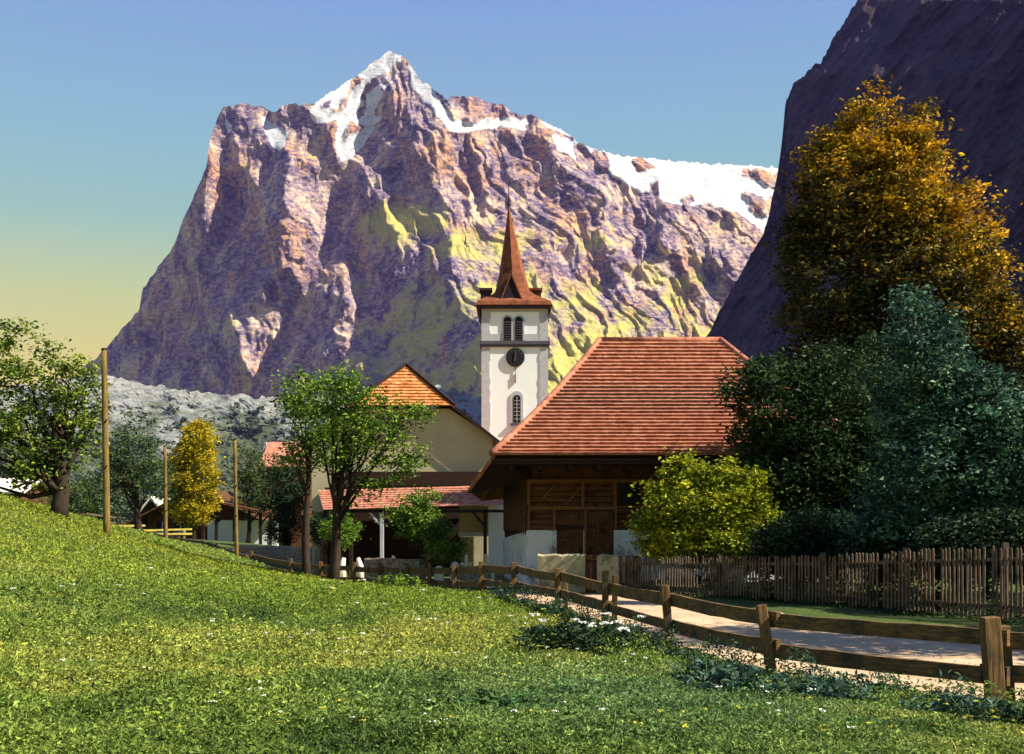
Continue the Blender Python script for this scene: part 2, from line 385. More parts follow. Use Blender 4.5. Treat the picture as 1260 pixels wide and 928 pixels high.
put([(294, 128), (323, 128), (352, 161), (352, 175), (334, 185), (320, 230), (312, 223), (298, 205), (292, 179)], 1.1)
put([(356, 150), (382, 144), (411, 161), (422, 216), (426, 274), (419, 296), (386, 333), (371, 380), (364, 326), (353, 296), (349, 245), (344, 238), (356, 201)], 1.15)
put([(329, 335), (336, 341), (335, 370), (351, 363), (366, 353), (368, 373), (351, 408), (335, 446), (322, 465), (300, 449), (290, 414), (275, 376), (303, 376), (322, 370)], 1.7)
put([(160, 386), (205, 366), (228, 355), (226, 386), (200, 404), (176, 416)], 2.2, .9)
put([(421, 319), (433, 306), (448, 367), (443, 405), (405, 395), (430, 389)], 1.7)
put([(389, 408), (468, 395), (478, 440), (459, 456), (417, 427)], .8, .9)
put([(481, 70), (510, 70), (521, 99), (525, 132), (481, 132)], 1.2)
put([(386, 128), (404, 110), (441, 88), (479, 60), (492, 73), (481, 113), (452, 146), (386, 150)], .0, 1.2)
put([(386, 152), (412, 150), (424, 210), (400, 260), (360, 240), (352, 180)], 1.1)
put([(419, 140), (470, 140), (441, 187), (422, 205), (411, 176)], 1.1, 1.7)
put([(477, 194), (485, 223), (503, 230), (481, 262), (463, 245)], 1.1)
put([(430, 300), (503, 238), (540, 262), (510, 310), (480, 285)], .75, 1.0)
put([(545, 150), (577, 170), (570, 250), (545, 260), (530, 215)], .9)
put([(500, 80), (522, 98), (559, 146), (600, 150), (640, 150), (657, 140), (690, 157), (709, 170), (734, 180), (771, 190), (866, 198), (1160, 200), (1160, 320), (940, 285), (905, 262), (874, 250),
     (852, 256), (815, 248), (778, 234), (753, 221), (742, 204), (705, 193), (690, 188), (665, 158), (628, 158), (588, 155), (555, 160), (507, 109)], .25, 1.3)
put([(522, 146), (555, 157), (544, 197), (500, 225)], -1.4)
put([(577, 164), (595, 150), (668, 164), (698, 201), (742, 204), (745, 227), (690, 245), (646, 219), (610, 201), (580, 215)], -.95)
put([(593, 172), (628, 178), (630, 205), (600, 208)], .9)
put([(585, 215), (640, 225), (650, 262), (620, 270), (590, 250)], -.6)
put([(797, 252), (830, 256), (822, 300), (793, 329), (778, 285)], -1.5)
put([(833, 322), (852, 311), (899, 322), (903, 344), (848, 358), (833, 340)], -1.9, .2)
put([(866, 248), (881, 248), (928, 285), (903, 292), (870, 275)], -1.1)
put([(683, 322), (720, 274), (753, 318), (738, 344), (705, 347)], -1.2)
put([(742, 336), (756, 308), (764, 373)], -1.6)
put([(640, 262), (680, 270), (700, 300), (672, 312), (650, 290)], -.9)
put([(650, 350), (860, 350), (880, 470), (650, 470)], .5, .95)
put([(771, 198), (808, 212), (790, 214)], -1.0); put([(914, 206), (958, 212), (958, 230), (930, 226)], -.8, .4)
put([(912, 237), (940, 237), (950, 267), (925, 262)], -.8, .4); put([(793, 225), (811, 230), (812, 246), (800, 240)], -.8)
fa = blur(fa, 3); fb = blur(fb, 5)
MPP = 4100 / F                                  # metres per pixel at the mountain's distance
D = poisson(fa * MPP * st, -fb * MPP * st)
D -= D.mean()
lowf = blur(D, 60)
D = D - .12 * (lowf - lowf.mean())
print('relief range', D.min(), D.max())
# fractal relief: gullies running down the fall line, tilted like the strata
ang = -.08 - .5 * np.clip((UX - 470) / 120, 0, 1); rot = UX * 1.0 + (UY - 250) * ang * .9 + 34 * (fbm(UX / 75, UY / 60, 171, 4) - .5) * 2
rel = 0
for wl, am, sd in ((95, 48, 41), (44, 44, 43), (21, 25, 45), (10, 11, 47), (5, 5, 49)):
    am = am * np.where(wl < 50, np.clip((UX - 300) / 150, 0, 1) * .75 + .75, 1.0)
    rel = rel - am * (ridged(rot / wl, UY / (wl * 2.7) - UX / (wl * 6), sd, 2) ** 1.6 - .5) - am * (.5 if wl > 15 else .4) * (ridged(UX / wl + 3, UY / wl, sd + 1, 2) - .5)
sn = np.zeros(UX.shape, bool)
def psnow(P): 
    global sn
    sn |= inpoly(wxn * .5 + UX * .5, wyn * .5 + UY * .5, P)
psnow([(479, 58), (494, 66), (486, 96), (470, 118), (458, 146), (440, 140), (386, 150), (380, 138), (404, 112)])
psnow([(415, 144), (472, 142), (441, 187), (422, 203), (411, 176)])
psnow([(276, 144), (288, 157), (280, 172)]); psnow([(322, 142), (354, 163), (352, 175), (342, 186), (332, 174)])
psnow([(500, 80), (522, 98), (559, 146), (588, 150), (600, 140), (640, 147), (657, 138), (690, 155), (709, 168), (734, 178), (771, 188), (866, 196), (1160, 200), (1160, 320), (940, 282), (905, 262), (874, 248),
       (852, 254), (815, 246), (778, 232), (753, 219), (742, 204), (705, 196), (690, 190), (668, 165), (655, 160), (628, 157), (588, 158), (555, 163), (507, 109)])
for P in ([(566, 112), (600, 120), (625, 138), (620, 147), (590, 144), (558, 130)], [(640, 146), (665, 152), (690, 185), (668, 172), (650, 160)], [(700, 180), (745, 190), (746, 205), (715, 203)], [(738, 196), (752, 210), (742, 216)],
          [(771, 196), (790, 196), (808, 211), (785, 213)], [(914, 206), (958, 212), (958, 232), (930, 226), (910, 218)], [(912, 237), (940, 237), (950, 267), (925, 262)], [(793, 225), (811, 230), (812, 246), (800, 240)],
          [(841, 240), (857, 243), (855, 252), (842, 250)], [(640, 128), (700, 170), (706, 174), (700, 178), (650, 148)], [(440, 95), (452, 97), (430, 122), (415, 130)], [(468, 84), (478, 80), (458, 118), (440, 128)], [(484, 70), (489, 74), (474, 112), (466, 116)], [(424, 118), (440, 108), (425, 132), (404, 140)], [(448, 118), (456, 112), (446, 138), (434, 150)], [(398, 126), (412, 116), (402, 134)], [(432, 150), (444, 152), (426, 176)], [(560, 128), (600, 132), (636, 142), (600, 148)]):
    m_ = inpoly(wxn, wyn, P); sn[m_] = False
snf = blur(sn.astype(float), 1)
D = D + rel * (1 - .86 * blur(sn.astype(float), 4))
D -= 5 * snf
def relief(name, sky, ybot, cols, rows, Zbase, Dimg, Dsmp, mat, label, cat, colf, backfall=.9, jag=0.0, grp=None):
    xs = np.linspace(cols[0], cols[1], cols[2]); ys = np.interp(xs, [p[0] for p in sky], [p[1] for p in sky])
    ys = ys - jag * (ridged(xs / 9, xs * 0 + 3, 61, 3, .6) - .55) * 2
    tt = np.linspace(0, 1, rows) ** 1.0
    XX = np.repeat(xs[:, None], rows, 1); YY = ys[:, None] + (ybot - ys)[:, None] * tt[None]
    ZZ = Zbase + Dsmp(XX, YY)
    P = np.stack([(XX - CX) * ZZ / F, ZZ, EYE + (HZ - YY) * ZZ / F], -1)
    back = []
    top = P[:, 0]
    for q in (1, 2, 3, 4):                       # the far side falls away behind the crest
        b = top.copy(); dd = 60 * q ** 2; b[:, 1] += dd; b[:, 0] += b[:, 0] / b[:, 1] * dd; b[:, 2] -= dd * backfall; back.append(b[:, None])
    P2 = np.concatenate(back[::-1] + [P], 1)
    C = colf(XX, YY); C2 = np.concatenate([np.repeat(C[:, :1], 4, 1), C], 1)
    o = np_mesh(name, P2.reshape(-1, 3), gridfaces(P2.shape[0], P2.shape[1]), mat, col=C2.reshape(-1, 3), smooth=False)
    return tag(o, label, cat, grp, 'structure')
def rock_mat(name, cA, cB, cC, veg, scale=.012, orange=None):
    t = NT(name); a = t.n('ShaderNodeVertexColor', layer_name='Col'); s = t.n('ShaderNodeSeparateColor'); t.l(a.outputs[0], s.inputs[0])
    f = t.noise(t.pos((1, 1, .55)), scale, 10, .72); f2 = t.noise(t.pos((1, 1, 2.2), (0, .35, 0)), scale * 3.1, 8, .75)
    rock = t.mix(.42, t.ramp(f, [(.40, cA), (.5, cB), (.60, cC)]), t.ramp(f2, [(.43, cA), (.5, cB), (.57, cC)]))
    if orange: rock = t.mix(t.ramp(t.noise(t.pos((1, 1, .6)), scale * .45, 8, .7), [(.50, (0, 0, 0)), (.62, (.75, .75, .75))]), rock, t.mix(t.ramp(f2, [(.42, (0, 0, 0)), (.56, (1, 1, 1))]), (.20, .12, .15), orange))
    vgt = t.mix(t.ramp(f2, [(.42, (0, 0, 0)), (.6, (1, 1, 1))]), veg, (veg[0] * 1.45, veg[1] * 1.25, veg[2] * 1.1))
    mk = t.n('ShaderNodeMath', operation='MULTIPLY_ADD'); t.l(f, mk.inputs[0]); mk.inputs[1].default_value = 1.6; t.l(s.outputs[1], mk.inputs[2]); hf = t.n('ShaderNodeMath', operation='MULTIPLY'); t.l(mk.outputs[0], hf.inputs[0]); hf.inputs[1].default_value = .5
    rock = t.mix(t.ramp(hf.outputs[0], [(.52, (0, 0, 0)), (.66, (1, 1, 1))]), rock, vgt)
    mk2 = t.n('ShaderNodeMath', operation='MULTIPLY_ADD'); t.l(f2, mk2.inputs[0]); mk2.inputs[1].default_value = .9; t.l(s.outputs[0], mk2.inputs[2])
    col = t.mix(t.ramp(mk2.outputs[0], [(.82, (0, 0, 0)), (.98, (1, 1, 1))]), rock, t.ramp(f2, [(.38, (.44, .52, .64)), (.50, (.76, .78, .80))]))
    return t.fin(col, t.bump(t.mix(.5, f, f2), 1.0, 34))
ROCK = rock_mat('mountain_rock', (.05, .042, .12), (.25, .19, .29), (.95, .72, .47), (.46, .46, .13), orange=(.80, .42, .12))
def mcol(XX, YY):
    s = sample(snf, XX, YY, X0, Y0, st)
    v = np.clip((YY - 240) / 210, 0, 1) * np.clip((XX - 380) / 150, 0.25, 1) * .52 + (fbm(XX / 40 + YY / 60, YY / 30, 151, 4) - .5) * .7
    v = v + np.exp(-((XX - 490) / 45) ** 2 - ((YY - 275) / 28) ** 2) * .6 + np.exp(-((XX - 590) / 50) ** 2 - ((YY - 300) / 60) ** 2) * .3
    return np.stack([s, np.clip(v, 0, 1), 0 * s], -1)
relief('mountain', SKYL, 560, (-98, 1140, 860), 360, 4200, D, lambda x, y: sample(D, x, y, X0, Y0, st), ROCK,
       'tall rocky mountain with snow on its pointed summit and glacier', 'mountain', mcol, jag=3.0)
# near cliff on the right
CL = [(830, 470), (858, 430), (870, 412), (890, 375), (915, 330), (938, 290), (948, 255), (956, 215), (962, 175), (966, 130), (972, 112), (980, 97), (990, 94), (997, 84), (1003, 76), (1010, 78),
      (1018, 62), (1030, 40), (1045, 18), (1056, 0), (1075, -30), (1120, -90), (1250, -190), (1500, -300)]
ridge_x = [p[0] for p in CL]
def cliffD(x, y):
    e = np.interp(np.minimum(y, 469), [-300, 0, 40, 94, 215, 330, 412, 470], [1500, 1056, 1030, 984, 956, 915, 870, 830])
    d = -720 * np.tanh((x - e) * 2.2 / 720) + (470 - y) * .25
    r = UNR(x, y)
    return d + r
def UNR(x, y):
    a = x * .75 + y * .65; b = -x * .65 + y * .75
    s = 0
    for wl, am, sd in ((90, 55, 71), (38, 30, 73), (15, 13, 75), (7, 6, 77)):
        s = s - am * (.9 if wl > 30 else 1.5) * (ridged(a / wl, b / (wl * 2.6), sd, 2) - .5)
    return s
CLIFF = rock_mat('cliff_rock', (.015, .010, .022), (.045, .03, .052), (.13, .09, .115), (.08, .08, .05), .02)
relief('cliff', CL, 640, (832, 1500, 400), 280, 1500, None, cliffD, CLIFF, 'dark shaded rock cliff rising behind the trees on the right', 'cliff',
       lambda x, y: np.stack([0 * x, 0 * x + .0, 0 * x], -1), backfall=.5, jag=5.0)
# pale foothill below the mountain
FH = [(-300, 500), (0, 478), (60, 470), (130, 462), (170, 470), (230, 482), (300, 488), (370, 492), (440, 480), (500, 470), (560, 478), (620, 500), (800, 520), (1100, 520)]
def fhD(x, y):
    s = (560 - y) * 6.0
    for wl, am, sd in ((60, 70, 81), (24, 34, 83), (10, 15, 85), (5, 7, 87)):
        s = s - am * (fbm(x / wl, y / (wl * .6), sd, 2) - .5) * 2
    return s
FOOT = rock_mat('foothill_scree', (.20, .22, .20), (.36, .39, .35), (.60, .62, .58), (.10, .14, .07), .02)
relief('hillside', FH, 615, (-300, 1100, 300), 120, 1500, None, fhD, FOOT, 'pale scree hillside dotted with scrub below the mountain', 'hill',
       lambda x, y: np.stack([0 * x, np.clip(.15 + .55 * (fbm(x / 30, y / 16, 91, 3) - .4) * 2 + (y - 520) / 120, 0, 1), 0 * x], -1), backfall=.3, jag=6)

# ------------------------------------------------------------------ foliage
def rhomb(C, size, elong, up, rng, droop=.0):
    n = len(C)
    a = rng.normal(size=(n, 3)); a[:, 2] *= .45; a[:, 2] -= droop; a /= np.linalg.norm(a, axis=1)[:, None]
    nr = rng.normal(size=(n, 3)) + np.array([0, 0, up]); nr /= np.linalg.norm(nr, axis=1)[:, None]
    b = np.cross(a, nr); b /= (np.linalg.norm(b, axis=1)[:, None] + 1e-9); nr = np.cross(b, a)
    L = (size * np.clip(np.exp(rng.normal(size=n) * .3), .5, 1.5))[:, None]; Wd = L / elong
    V = np.stack([C - a * L / 2, C + b * Wd / 2 + nr * Wd * .25, C + a * L / 2 - nr * L * .12, C - b * Wd / 2 + nr * Wd * .25], 1)
    return V.reshape(-1, 3)
def quads(n): return np.arange(n * 4).reshape(n, 4)
def pal(P, t):
    P = np.array(P); t = np.clip(t, 0, .9999) * (len(P) - 1); i = t.astype(int); f = (t - i)[:, None]
    return P[i] * (1 - f) + P[i + 1] * f
def tree(name, label, base, lobes, nclump, nleaf, clr, leaf, palette, trunk_h, r0, group=None, cat='tree', nlimb=10, lean=(0, 0), inner=.35, colf=None,
         seed=1, fork=None, elong=1.9, up=.9, sag=.0, droop=.1, wob=.12, dark=.3):
    rng = np.random.default_rng(seed); random.seed(seed)
    base = np.array(base, float); root = thing(name, label, cat, tuple(base), group)
    L = np.array(lobes, float); vol = L[:, 3] * L[:, 4] * L[:, 5]; pk = rng.choice(len(L), nclump, p=vol ** .75 / (vol ** .75).sum())
    d = rng.normal(size=(nclump, 3)); d /= np.linalg.norm(d, axis=1)[:, None]
    rr = inner + (1 - inner) * rng.random(nclump) ** .7
    rr *= 1 + .16 * (rng.random(nclump) - .4)
    cc = L[pk, :3] + d * rr[:, None] * L[pk, 3:6]
    cc += base * np.array([1, 1, 1]) * 1.0
    ncl = rng.integers(int(nleaf * .6), int(nleaf * 1.4), nclump); idx = np.repeat(np.arange(nclump), ncl)
    off = rng.normal(size=(len(idx), 3)) * clr * np.array([1, 1, .62]) * (rng.uniform(.6, 1.4, nclump)[idx])[:, None]
    C = cc[idx] + off
    C[:, 2] = np.maximum(C[:, 2], base[2] + .05)
    V = rhomb(C, leaf, elong, up, rng, droop)
    tcl = rng.random(nclump)[idx] * .55 + rng.random(len(idx)) * .45
    col = pal(palette, tcl)
    if colf is not None: col = colf(C - base, col, rng)
    dk = (rng.random(nclump)[idx] < dark) & (rng.random(len(idx)) < .8); col = np.where(dk[:, None], col * np.array([.28, .36, .5]), col)  # random clumps darkened: painted shade that sets off the bright leaves
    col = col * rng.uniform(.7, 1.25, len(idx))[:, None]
    # trunk and limbs
    m = MB(); tp = []; K = 7
    for i in range(K + 1):
        q = i / K; tp.append(base + np.array([lean[0] * q + math.sin(q * 5 + seed) * r0 * .35, lean[1] * q + math.cos(q * 4 + seed) * r0 * .3, trunk_h * q - .25 * (i == 0)]))
    rad = [r0 * (1.35 if i == 0 else 1.05 - .7 * i / K) for i in range(K + 1)]
    m.tube(tp, rad, 9, wob)
    sel = rng.permutation(nclump)[:nlimb]
    for s_ in sel:
        e = cc[s_]; fr = rng.uniform(.35, .85) if fork is None else rng.uniform(*fork)
        k = fr * K; i = int(k); p = tp[i] + (tp[min(i + 1, K)] - tp[i]) * (k - i); ra = r0 * (1.0 - .7 * fr) * .55
        v = e - p; mid1 = p + v * .33 + np.array([0, 0, -.04 * np.linalg.norm(v)]) + rng.normal(size=3) * .12; mid2 = p + v * .68 + np.array([0, 0, .04 * np.linalg.norm(v)]) + rng.normal(size=3) * .12
        m.tube([p, mid1, mid2, e], [ra, ra * .62, ra * .36, ra * .12], 6, .06)
        for _ in range(3):
            q = p + v * rng.uniform(.4, .8); e2 = q + rng.normal(size=3) * clr * 2.2 + np.array([0, 0, clr])
            m.tube([q, (q + e2) / 2 + rng.normal(size=3) * .05, e2], [ra * .3, ra * .18, ra * .06], 5)
    m.build('trunk' if cat == 'tree' else 'stem', BARK, root, smooth=True)
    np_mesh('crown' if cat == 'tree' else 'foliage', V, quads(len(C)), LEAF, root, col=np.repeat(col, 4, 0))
    return root
def at(x, Z, dz=0): X = (x - CX) * Z / F; return (X, Z, g1(X, Z) + dz)
def LB(base, rows):      # lobes from pixels: (x, y, half-width px, half-height px, depth offset, depth radius)
    out = []
    for x, y, rw, rh, dy, ry_ in rows:
        Z = base[1] + dy; p = Wp(x, y, Z) - np.array(base); out.append((p[0], p[1], p[2], rw * Z / F, ry_, rh * Z / F))
    return out

# right-hand group
GREEN = [(.012, .03, .012), (.025, .055, .018), (.045, .085, .025)]
b = at(1100, 57)
def copper(P, col, rng):  # greener leaves low down, with lower-left shade painted into their colour
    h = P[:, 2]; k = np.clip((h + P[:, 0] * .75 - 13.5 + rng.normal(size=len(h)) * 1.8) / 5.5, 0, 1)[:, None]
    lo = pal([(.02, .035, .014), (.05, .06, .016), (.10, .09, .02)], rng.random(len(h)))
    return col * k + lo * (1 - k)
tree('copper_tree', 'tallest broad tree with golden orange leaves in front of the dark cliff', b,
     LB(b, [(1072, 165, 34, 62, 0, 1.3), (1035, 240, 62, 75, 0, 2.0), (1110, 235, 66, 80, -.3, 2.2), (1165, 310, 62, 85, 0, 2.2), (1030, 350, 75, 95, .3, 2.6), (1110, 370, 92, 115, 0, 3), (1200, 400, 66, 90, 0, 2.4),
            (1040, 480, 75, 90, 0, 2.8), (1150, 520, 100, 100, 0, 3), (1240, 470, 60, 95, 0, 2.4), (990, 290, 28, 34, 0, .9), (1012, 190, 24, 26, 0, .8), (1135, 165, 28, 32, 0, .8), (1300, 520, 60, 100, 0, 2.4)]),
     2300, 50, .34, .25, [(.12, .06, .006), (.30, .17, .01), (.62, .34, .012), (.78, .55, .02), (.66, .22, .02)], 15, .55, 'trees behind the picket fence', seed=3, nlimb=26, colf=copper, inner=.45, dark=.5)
b = at(985, 38.4)
tree('dark_tree', 'dark green tree overhanging the right end of the barn roof', b,
     LB(b, [(960, 500, 62, 62, 0, 1.5), (1000, 580, 95, 95, 0, 1.9), (925, 480, 36, 34, 0, .9), (1040, 500, 70, 90, .3, 1.8), (1070, 610, 80, 90, 0, 1.6), (940, 570, 40, 60, .2, 1.2), (1010, 655, 110, 42, .4, 1.5), (960, 640, 60, 50, .3, 1.3), (1090, 560, 60, 90, .3, 1.6)]),
     1050, 44, .26, .17, GREEN + [(.07, .12, .035)], 4.5, .25, 'trees behind the picket fence', seed=5, nlimb=14, inner=.5)
b = at(1180, 31)
tree('blue_green_tree', 'blue green leafy tree standing in front of the golden orange tree', b,
     LB(b, [(1115, 400, 34, 45, 0, .9), (1130, 480, 55, 70, 0, 1.3), (1180, 570, 85, 100, 0, 1.6), (1240, 560, 65, 90, 0, 1.5), (1120, 600, 60, 85, -.2, 1.3), (1160, 450, 40, 50, 0, 1.0), (1210, 500, 50, 50, 0, 1), (1180, 650, 110, 40, .2, 1.4), (1090, 650, 50, 45, .4, 1.2)]),
     760, 44, .22, .15, [(.03, .075, .05), (.07, .16, .105), (.14, .27, .17), (.12, .2, .06)], 4.8, .2, 'trees behind the picket fence', seed=9, nlimb=14, inner=.45, dark=.75)
b = at(866, 37)
tree('bright_bush', 'bright yellow green bush against the barn front', b,
     LB(b, [(868, 628, 70, 50, 0, 1.2), (840, 600, 42, 30, 0, .8), (900, 605, 44, 36, 0, .9), (812, 650, 34, 34, 0, .7), (850, 575, 26, 14, 0, .4), (925, 640, 30, 40, 0, .8), (862, 668, 68, 32, 0, 1.2), (920, 665, 36, 34, 0, 1), (812, 668, 22, 24, 0, .6)]),
     560, 46, .19, .15, [(.14, .18, .015), (.34, .38, .02), (.5, .5, .03)], 1.6, .1, cat='bush', seed=11, nlimb=10, inner=.5, dark=.5)
for x, Z, yt, hw, sd, lab in ((1000, 33.5, 632, 72, 301, 'dark shrub behind the picket fence under the dark tree'), (1110, 31.5, 628, 66, 302, 'dark shrub behind the picket fence in front of the blue green tree'), (1215, 28.8, 630, 75, 303, 'dark shrub behind the rightmost stretch of picket fence in view')):
    b = at(x, Z)
    tree('hedge_shrub', lab, b, LB(b, [(x, (yt + 715) / 2, hw, (715 - yt) / 2, 0, .9), (x - hw * .5, 680, hw * .6, 40, 0, .8), (x + hw * .5, 675, hw * .6, 42, 0, .8)]), 330, 40, .2, .14, [(.01, .022, .012), (.02, .045, .02), (.045, .08, .04)], 1, .08, 'shrubs behind the picket fence', cat='bush', seed=sd, nlimb=5, inner=.4)
# unseen shade trees added right of the frame to shadow road and fence
for i, (X, Y, h, lab) in enumerate([(16.6, 20.6, 14.5, 'unseen tree added to shade the road at the far right end of the picket fence'), (20.5, 30, 11, 'unseen tree added to shade the picket fence, beyond the golden tree')]):
    b = (X, Y, g1(X, Y))
    tree('shade_tree', lab, b, [(0, 0, h * .62, 3.0, 3.0, h * .36), (-1.2, .6, h * .45, 2.2, 2.2, h * .25)], 420, 30, .32, .22, GREEN, h * .6, .25, 'trees behind the picket fence', seed=20 + i, nlimb=10)

# left tree on the meadow
YG = [(.04, .075, .012), (.10, .16, .022), (.20, .27, .035), (.30, .33, .05)]
b = at(72, 48)
tree('fruit_tree', 'spreading fruit tree at the left edge on the meadow crest', b,
     LB(b, [(20, 435, 50, 42, 0, 1.5), (75, 470, 50, 36, .2, 1.5), (10, 500, 62, 55, -.3, 1.8), (70, 540, 55, 45, 0, 1.7), (-30, 540, 60, 60, 0, 1.8), (100, 495, 28, 40, .3, 1.0), (40, 580, 50, 28, 0, 1.2)]),
     330, 28, .25, .20, YG, 4.2, .36, 'meadow trees', seed=31, nlimb=30, fork=(.15, .7), inner=.25)
b = at(170, 78)
tree('fruit_tree', 'pale green tree right of the tallest utility pole', b,
     LB(b, [(165, 560, 34, 38, 0, 1.6), (190, 590, 28, 28, 0, 1.4), (145, 580, 24, 38, 0, 1.4), (165, 520, 18, 18, 0, .9)]), 190, 26, .32, .2, [(.03, .06, .02), (.07, .12, .04), (.14, .2, .07)], 5, .28, 'meadow trees', seed=33, nlimb=12)
b = at(92, 66)
tree('hedge_bush', 'low green hedge bush between fruit tree and tallest pole', b, LB(b, [(100, 612, 30, 20, 0, 1.2), (75, 618, 26, 16, 0, 1)]), 90, 26, .28, .17, [(.03, .06, .02), (.07, .12, .03), (.14, .2, .05)], 1, .08, cat='bush', seed=34, nlimb=4)
b = at(238, 92)
def gold(P, col, rng): return col
tree('golden_tree', 'oval golden yellow tree in front of the brown chalet', b,
     LB(b, [(243, 545, 20, 28, 0, 1.5), (238, 585, 30, 42, 0, 2.0), (236, 620, 30, 28, 0, 1.9)]), 620, 40, .26, .22, [(.20, .17, .01), (.45, .36, .015), (.62, .47, .02)], 6, .25, seed=35, nlimb=6, inner=.45)
b = at(306, 100)
tree('village_tree', 'slim mid green tree beside the utility pole nearest the church', b, LB(b, [(308, 575, 17, 30, 0, 1.3), (318, 605, 17, 30, 0, 1.4), (300, 610, 16, 30, 0, 1.2)]), 190, 26, .3, .2, [(.03, .06, .02), (.07, .11, .03), (.13, .17, .05)], 5, .2, 'village trees', seed=37, nlimb=6)
b = at(352, 80)
tree('village_tree', 'dark green tree under the small red roof', b, LB(b, [(352, 590, 24, 32, 0, 1.5), (360, 622, 22, 22, 0, 1.3), (340, 620, 18, 22, 0, 1.2)]), 230, 28, .28, .19, [(.015, .035, .015), (.03, .06, .025), (.06, .1, .04)], 5, .25, 'village trees', seed=39, nlimb=6)
# the two leaning-crowned trees by the fence
GG = [(.04, .08, .01), (.11, .2, .02), (.19, .31, .035), (.27, .36, .05)]
b = at(378, 50)
tree('roadside_maple', 'green tree with straight dark trunk, left of the forked one', b,
     LB(b, [(375, 480, 32, 32, 0, 1.1), (395, 520, 36, 36, 0, 1.2), (360, 500, 24, 22, 0, .8), (400, 560, 28, 26, .2, 1.0), (365, 560, 22, 24, .2, .9)]), 190, 26, .25, .16, GG, 6.5, .20, 'pair of trees on the meadow edge', seed=41, nlimb=14, fork=(.55, .95), inner=.25)
b = at(412, 45)
tree('roadside_maple', 'green tree with forked trunk standing on the meadow edge', b,
     LB(b, [(430, 485, 44, 30, 0, 1.2), (395, 500, 34, 26, 0, .9), (470, 520, 42, 36, 0, 1.2), (510, 510, 26, 16, 0, .6), (430, 545, 34, 34, 0, 1.1), (480, 570, 38, 30, 0, 1.1), (415, 470, 24, 18, .1, .8), (505, 560, 22, 28, 0, .7), (455, 600, 22, 16, 0, .7)]),
     260, 26, .24, .16, GG, 4.3, .24, 'pair of trees on the meadow edge', seed=43, nlimb=32, fork=(.5, 1.0), inner=.2, wob=.18)
# churchyard shrubs
b = at(520, 54)
tree('yard_shrub', 'leafy green shrub over the churchyard wall under the porch roof', b, LB(b, [(505, 635, 28, 26, 0, 1.1), (530, 655, 28, 28, 0, 1.1), (548, 678, 22, 20, -.5, .9), (520, 615, 20, 14, 0, .8)]), 210, 30, .22, .15, GG, 2.0, .12, 'churchyard shrubs', cat='bush', seed=45, nlimb=10, inner=.3)
b = at(418, 59)
tree('yard_shrub', 'round light green shrub beside the forked tree trunk', b, LB(b, [(420, 652, 21, 22, 0, .9)]), 100, 34, .17, .12, [(.06, .13, .015), (.13, .24, .02), (.18, .32, .04)], 1.2, .1, 'churchyard shrubs', cat='bush', seed=47, nlimb=4, inner=.5)
b = at(348, 76)
tree('yard_shrub', 'round dark green shrub left of the two tree trunks', b, LB(b, [(348, 652, 24, 17, 0, 1.0)]), 100, 34, .18, .13, [(.012, .03, .012), (.03, .06, .02)], 1.2, .1, 'churchyard shrubs', cat='bush', seed=48, nlimb=4, inner=.5)
b = at(396, 60.5)
tree('yard_shrub', 'dark shrub between the two tree trunks', b, LB(b, [(394, 650, 14, 20, 0, .9)]), 70, 34, .17, .13, [(.012, .035, .015), (.03, .07, .025)], 1.2, .1, 'churchyard shrubs', cat='bush', seed=49, nlimb=4, inner=.5)
# distant scrub on the hillside: one mass
rng = np.random.default_rng(77); Cs = []; cs = []
for i in range(300):
    x = rng.uniform(-60, 660); y = rng.uniform(500, 606); Zs = 1500 + float(fhD(np.array([x]), np.array([y]))[0])
    p = Wp(x, y, Zs); s_ = rng.uniform(4, 15) * (.6 + (y - 480) / 160); k = 26
    Cs.append(p + rng.normal(size=(k, 3)) * np.array([s_ * .55, s_ * .4, s_ * .5]) + np.array([0, -6, s_ * .4])); cs.append(np.repeat(rng.uniform(.6, 1.3) * np.array([[.07, .10, .06]]), k, 0))
Cs = np.concatenate(Cs); V = rhomb(Cs, 6.0, 1.3, .4, rng)
tag(np_mesh('hillside_scrub', V, quads(len(Cs)), LEAF, col=np.repeat(np.concatenate(cs), 4, 0)), 'scattered dark scrub and trees on the pale hillside', 'scrub', kind='stuff')

# far belt of village trees between the meadow crest and the hillside
far = [(20, 150, 575, 30), (-40, 140, 570, 40), (120, 150, 575, 34), (210, 190, 570, 30), (275, 170, 590, 22), (150, 200, 555, 26), (330, 220, 575, 24), (70, 190, 560, 26), (385, 200, 570, 26), (-90, 150, 560, 40)]
labs = ['hazy far tree behind the spreading fruit tree crown', 'hazy far tree at the extreme left edge', 'hazy far tree directly behind the tallest pole', 'hazy far tree left of the golden tree',
        'hazy far tree right of the golden tree', 'hazy far tree above the pale green tree', 'hazy far tree behind the small red roofed house', 'far tree between fruit tree and tallest pole', 'far tree behind the leftmost of the two trunks', 'far tree left of the picture edge']
for i, (x, Z, yt, rw) in enumerate(far):
    b = at(x, Z); hw = rw * Z / F; top = EYE + (HZ - yt) * Z / F - b[2]
    tree('far_tree', labs[i], b, [(0, 0, top * .6, hw, hw * .8, top * .42), (hw * .4, 0, top * .42, hw * .7, hw * .7, top * .3)], 90, 26, hw * .17, hw * .11 + .12,
         [(.05, .08, .05), (.10, .14, .08), (.16, .2, .11)], top * .6, .25, 'far trees beyond the village', seed=60 + i, nlimb=3)

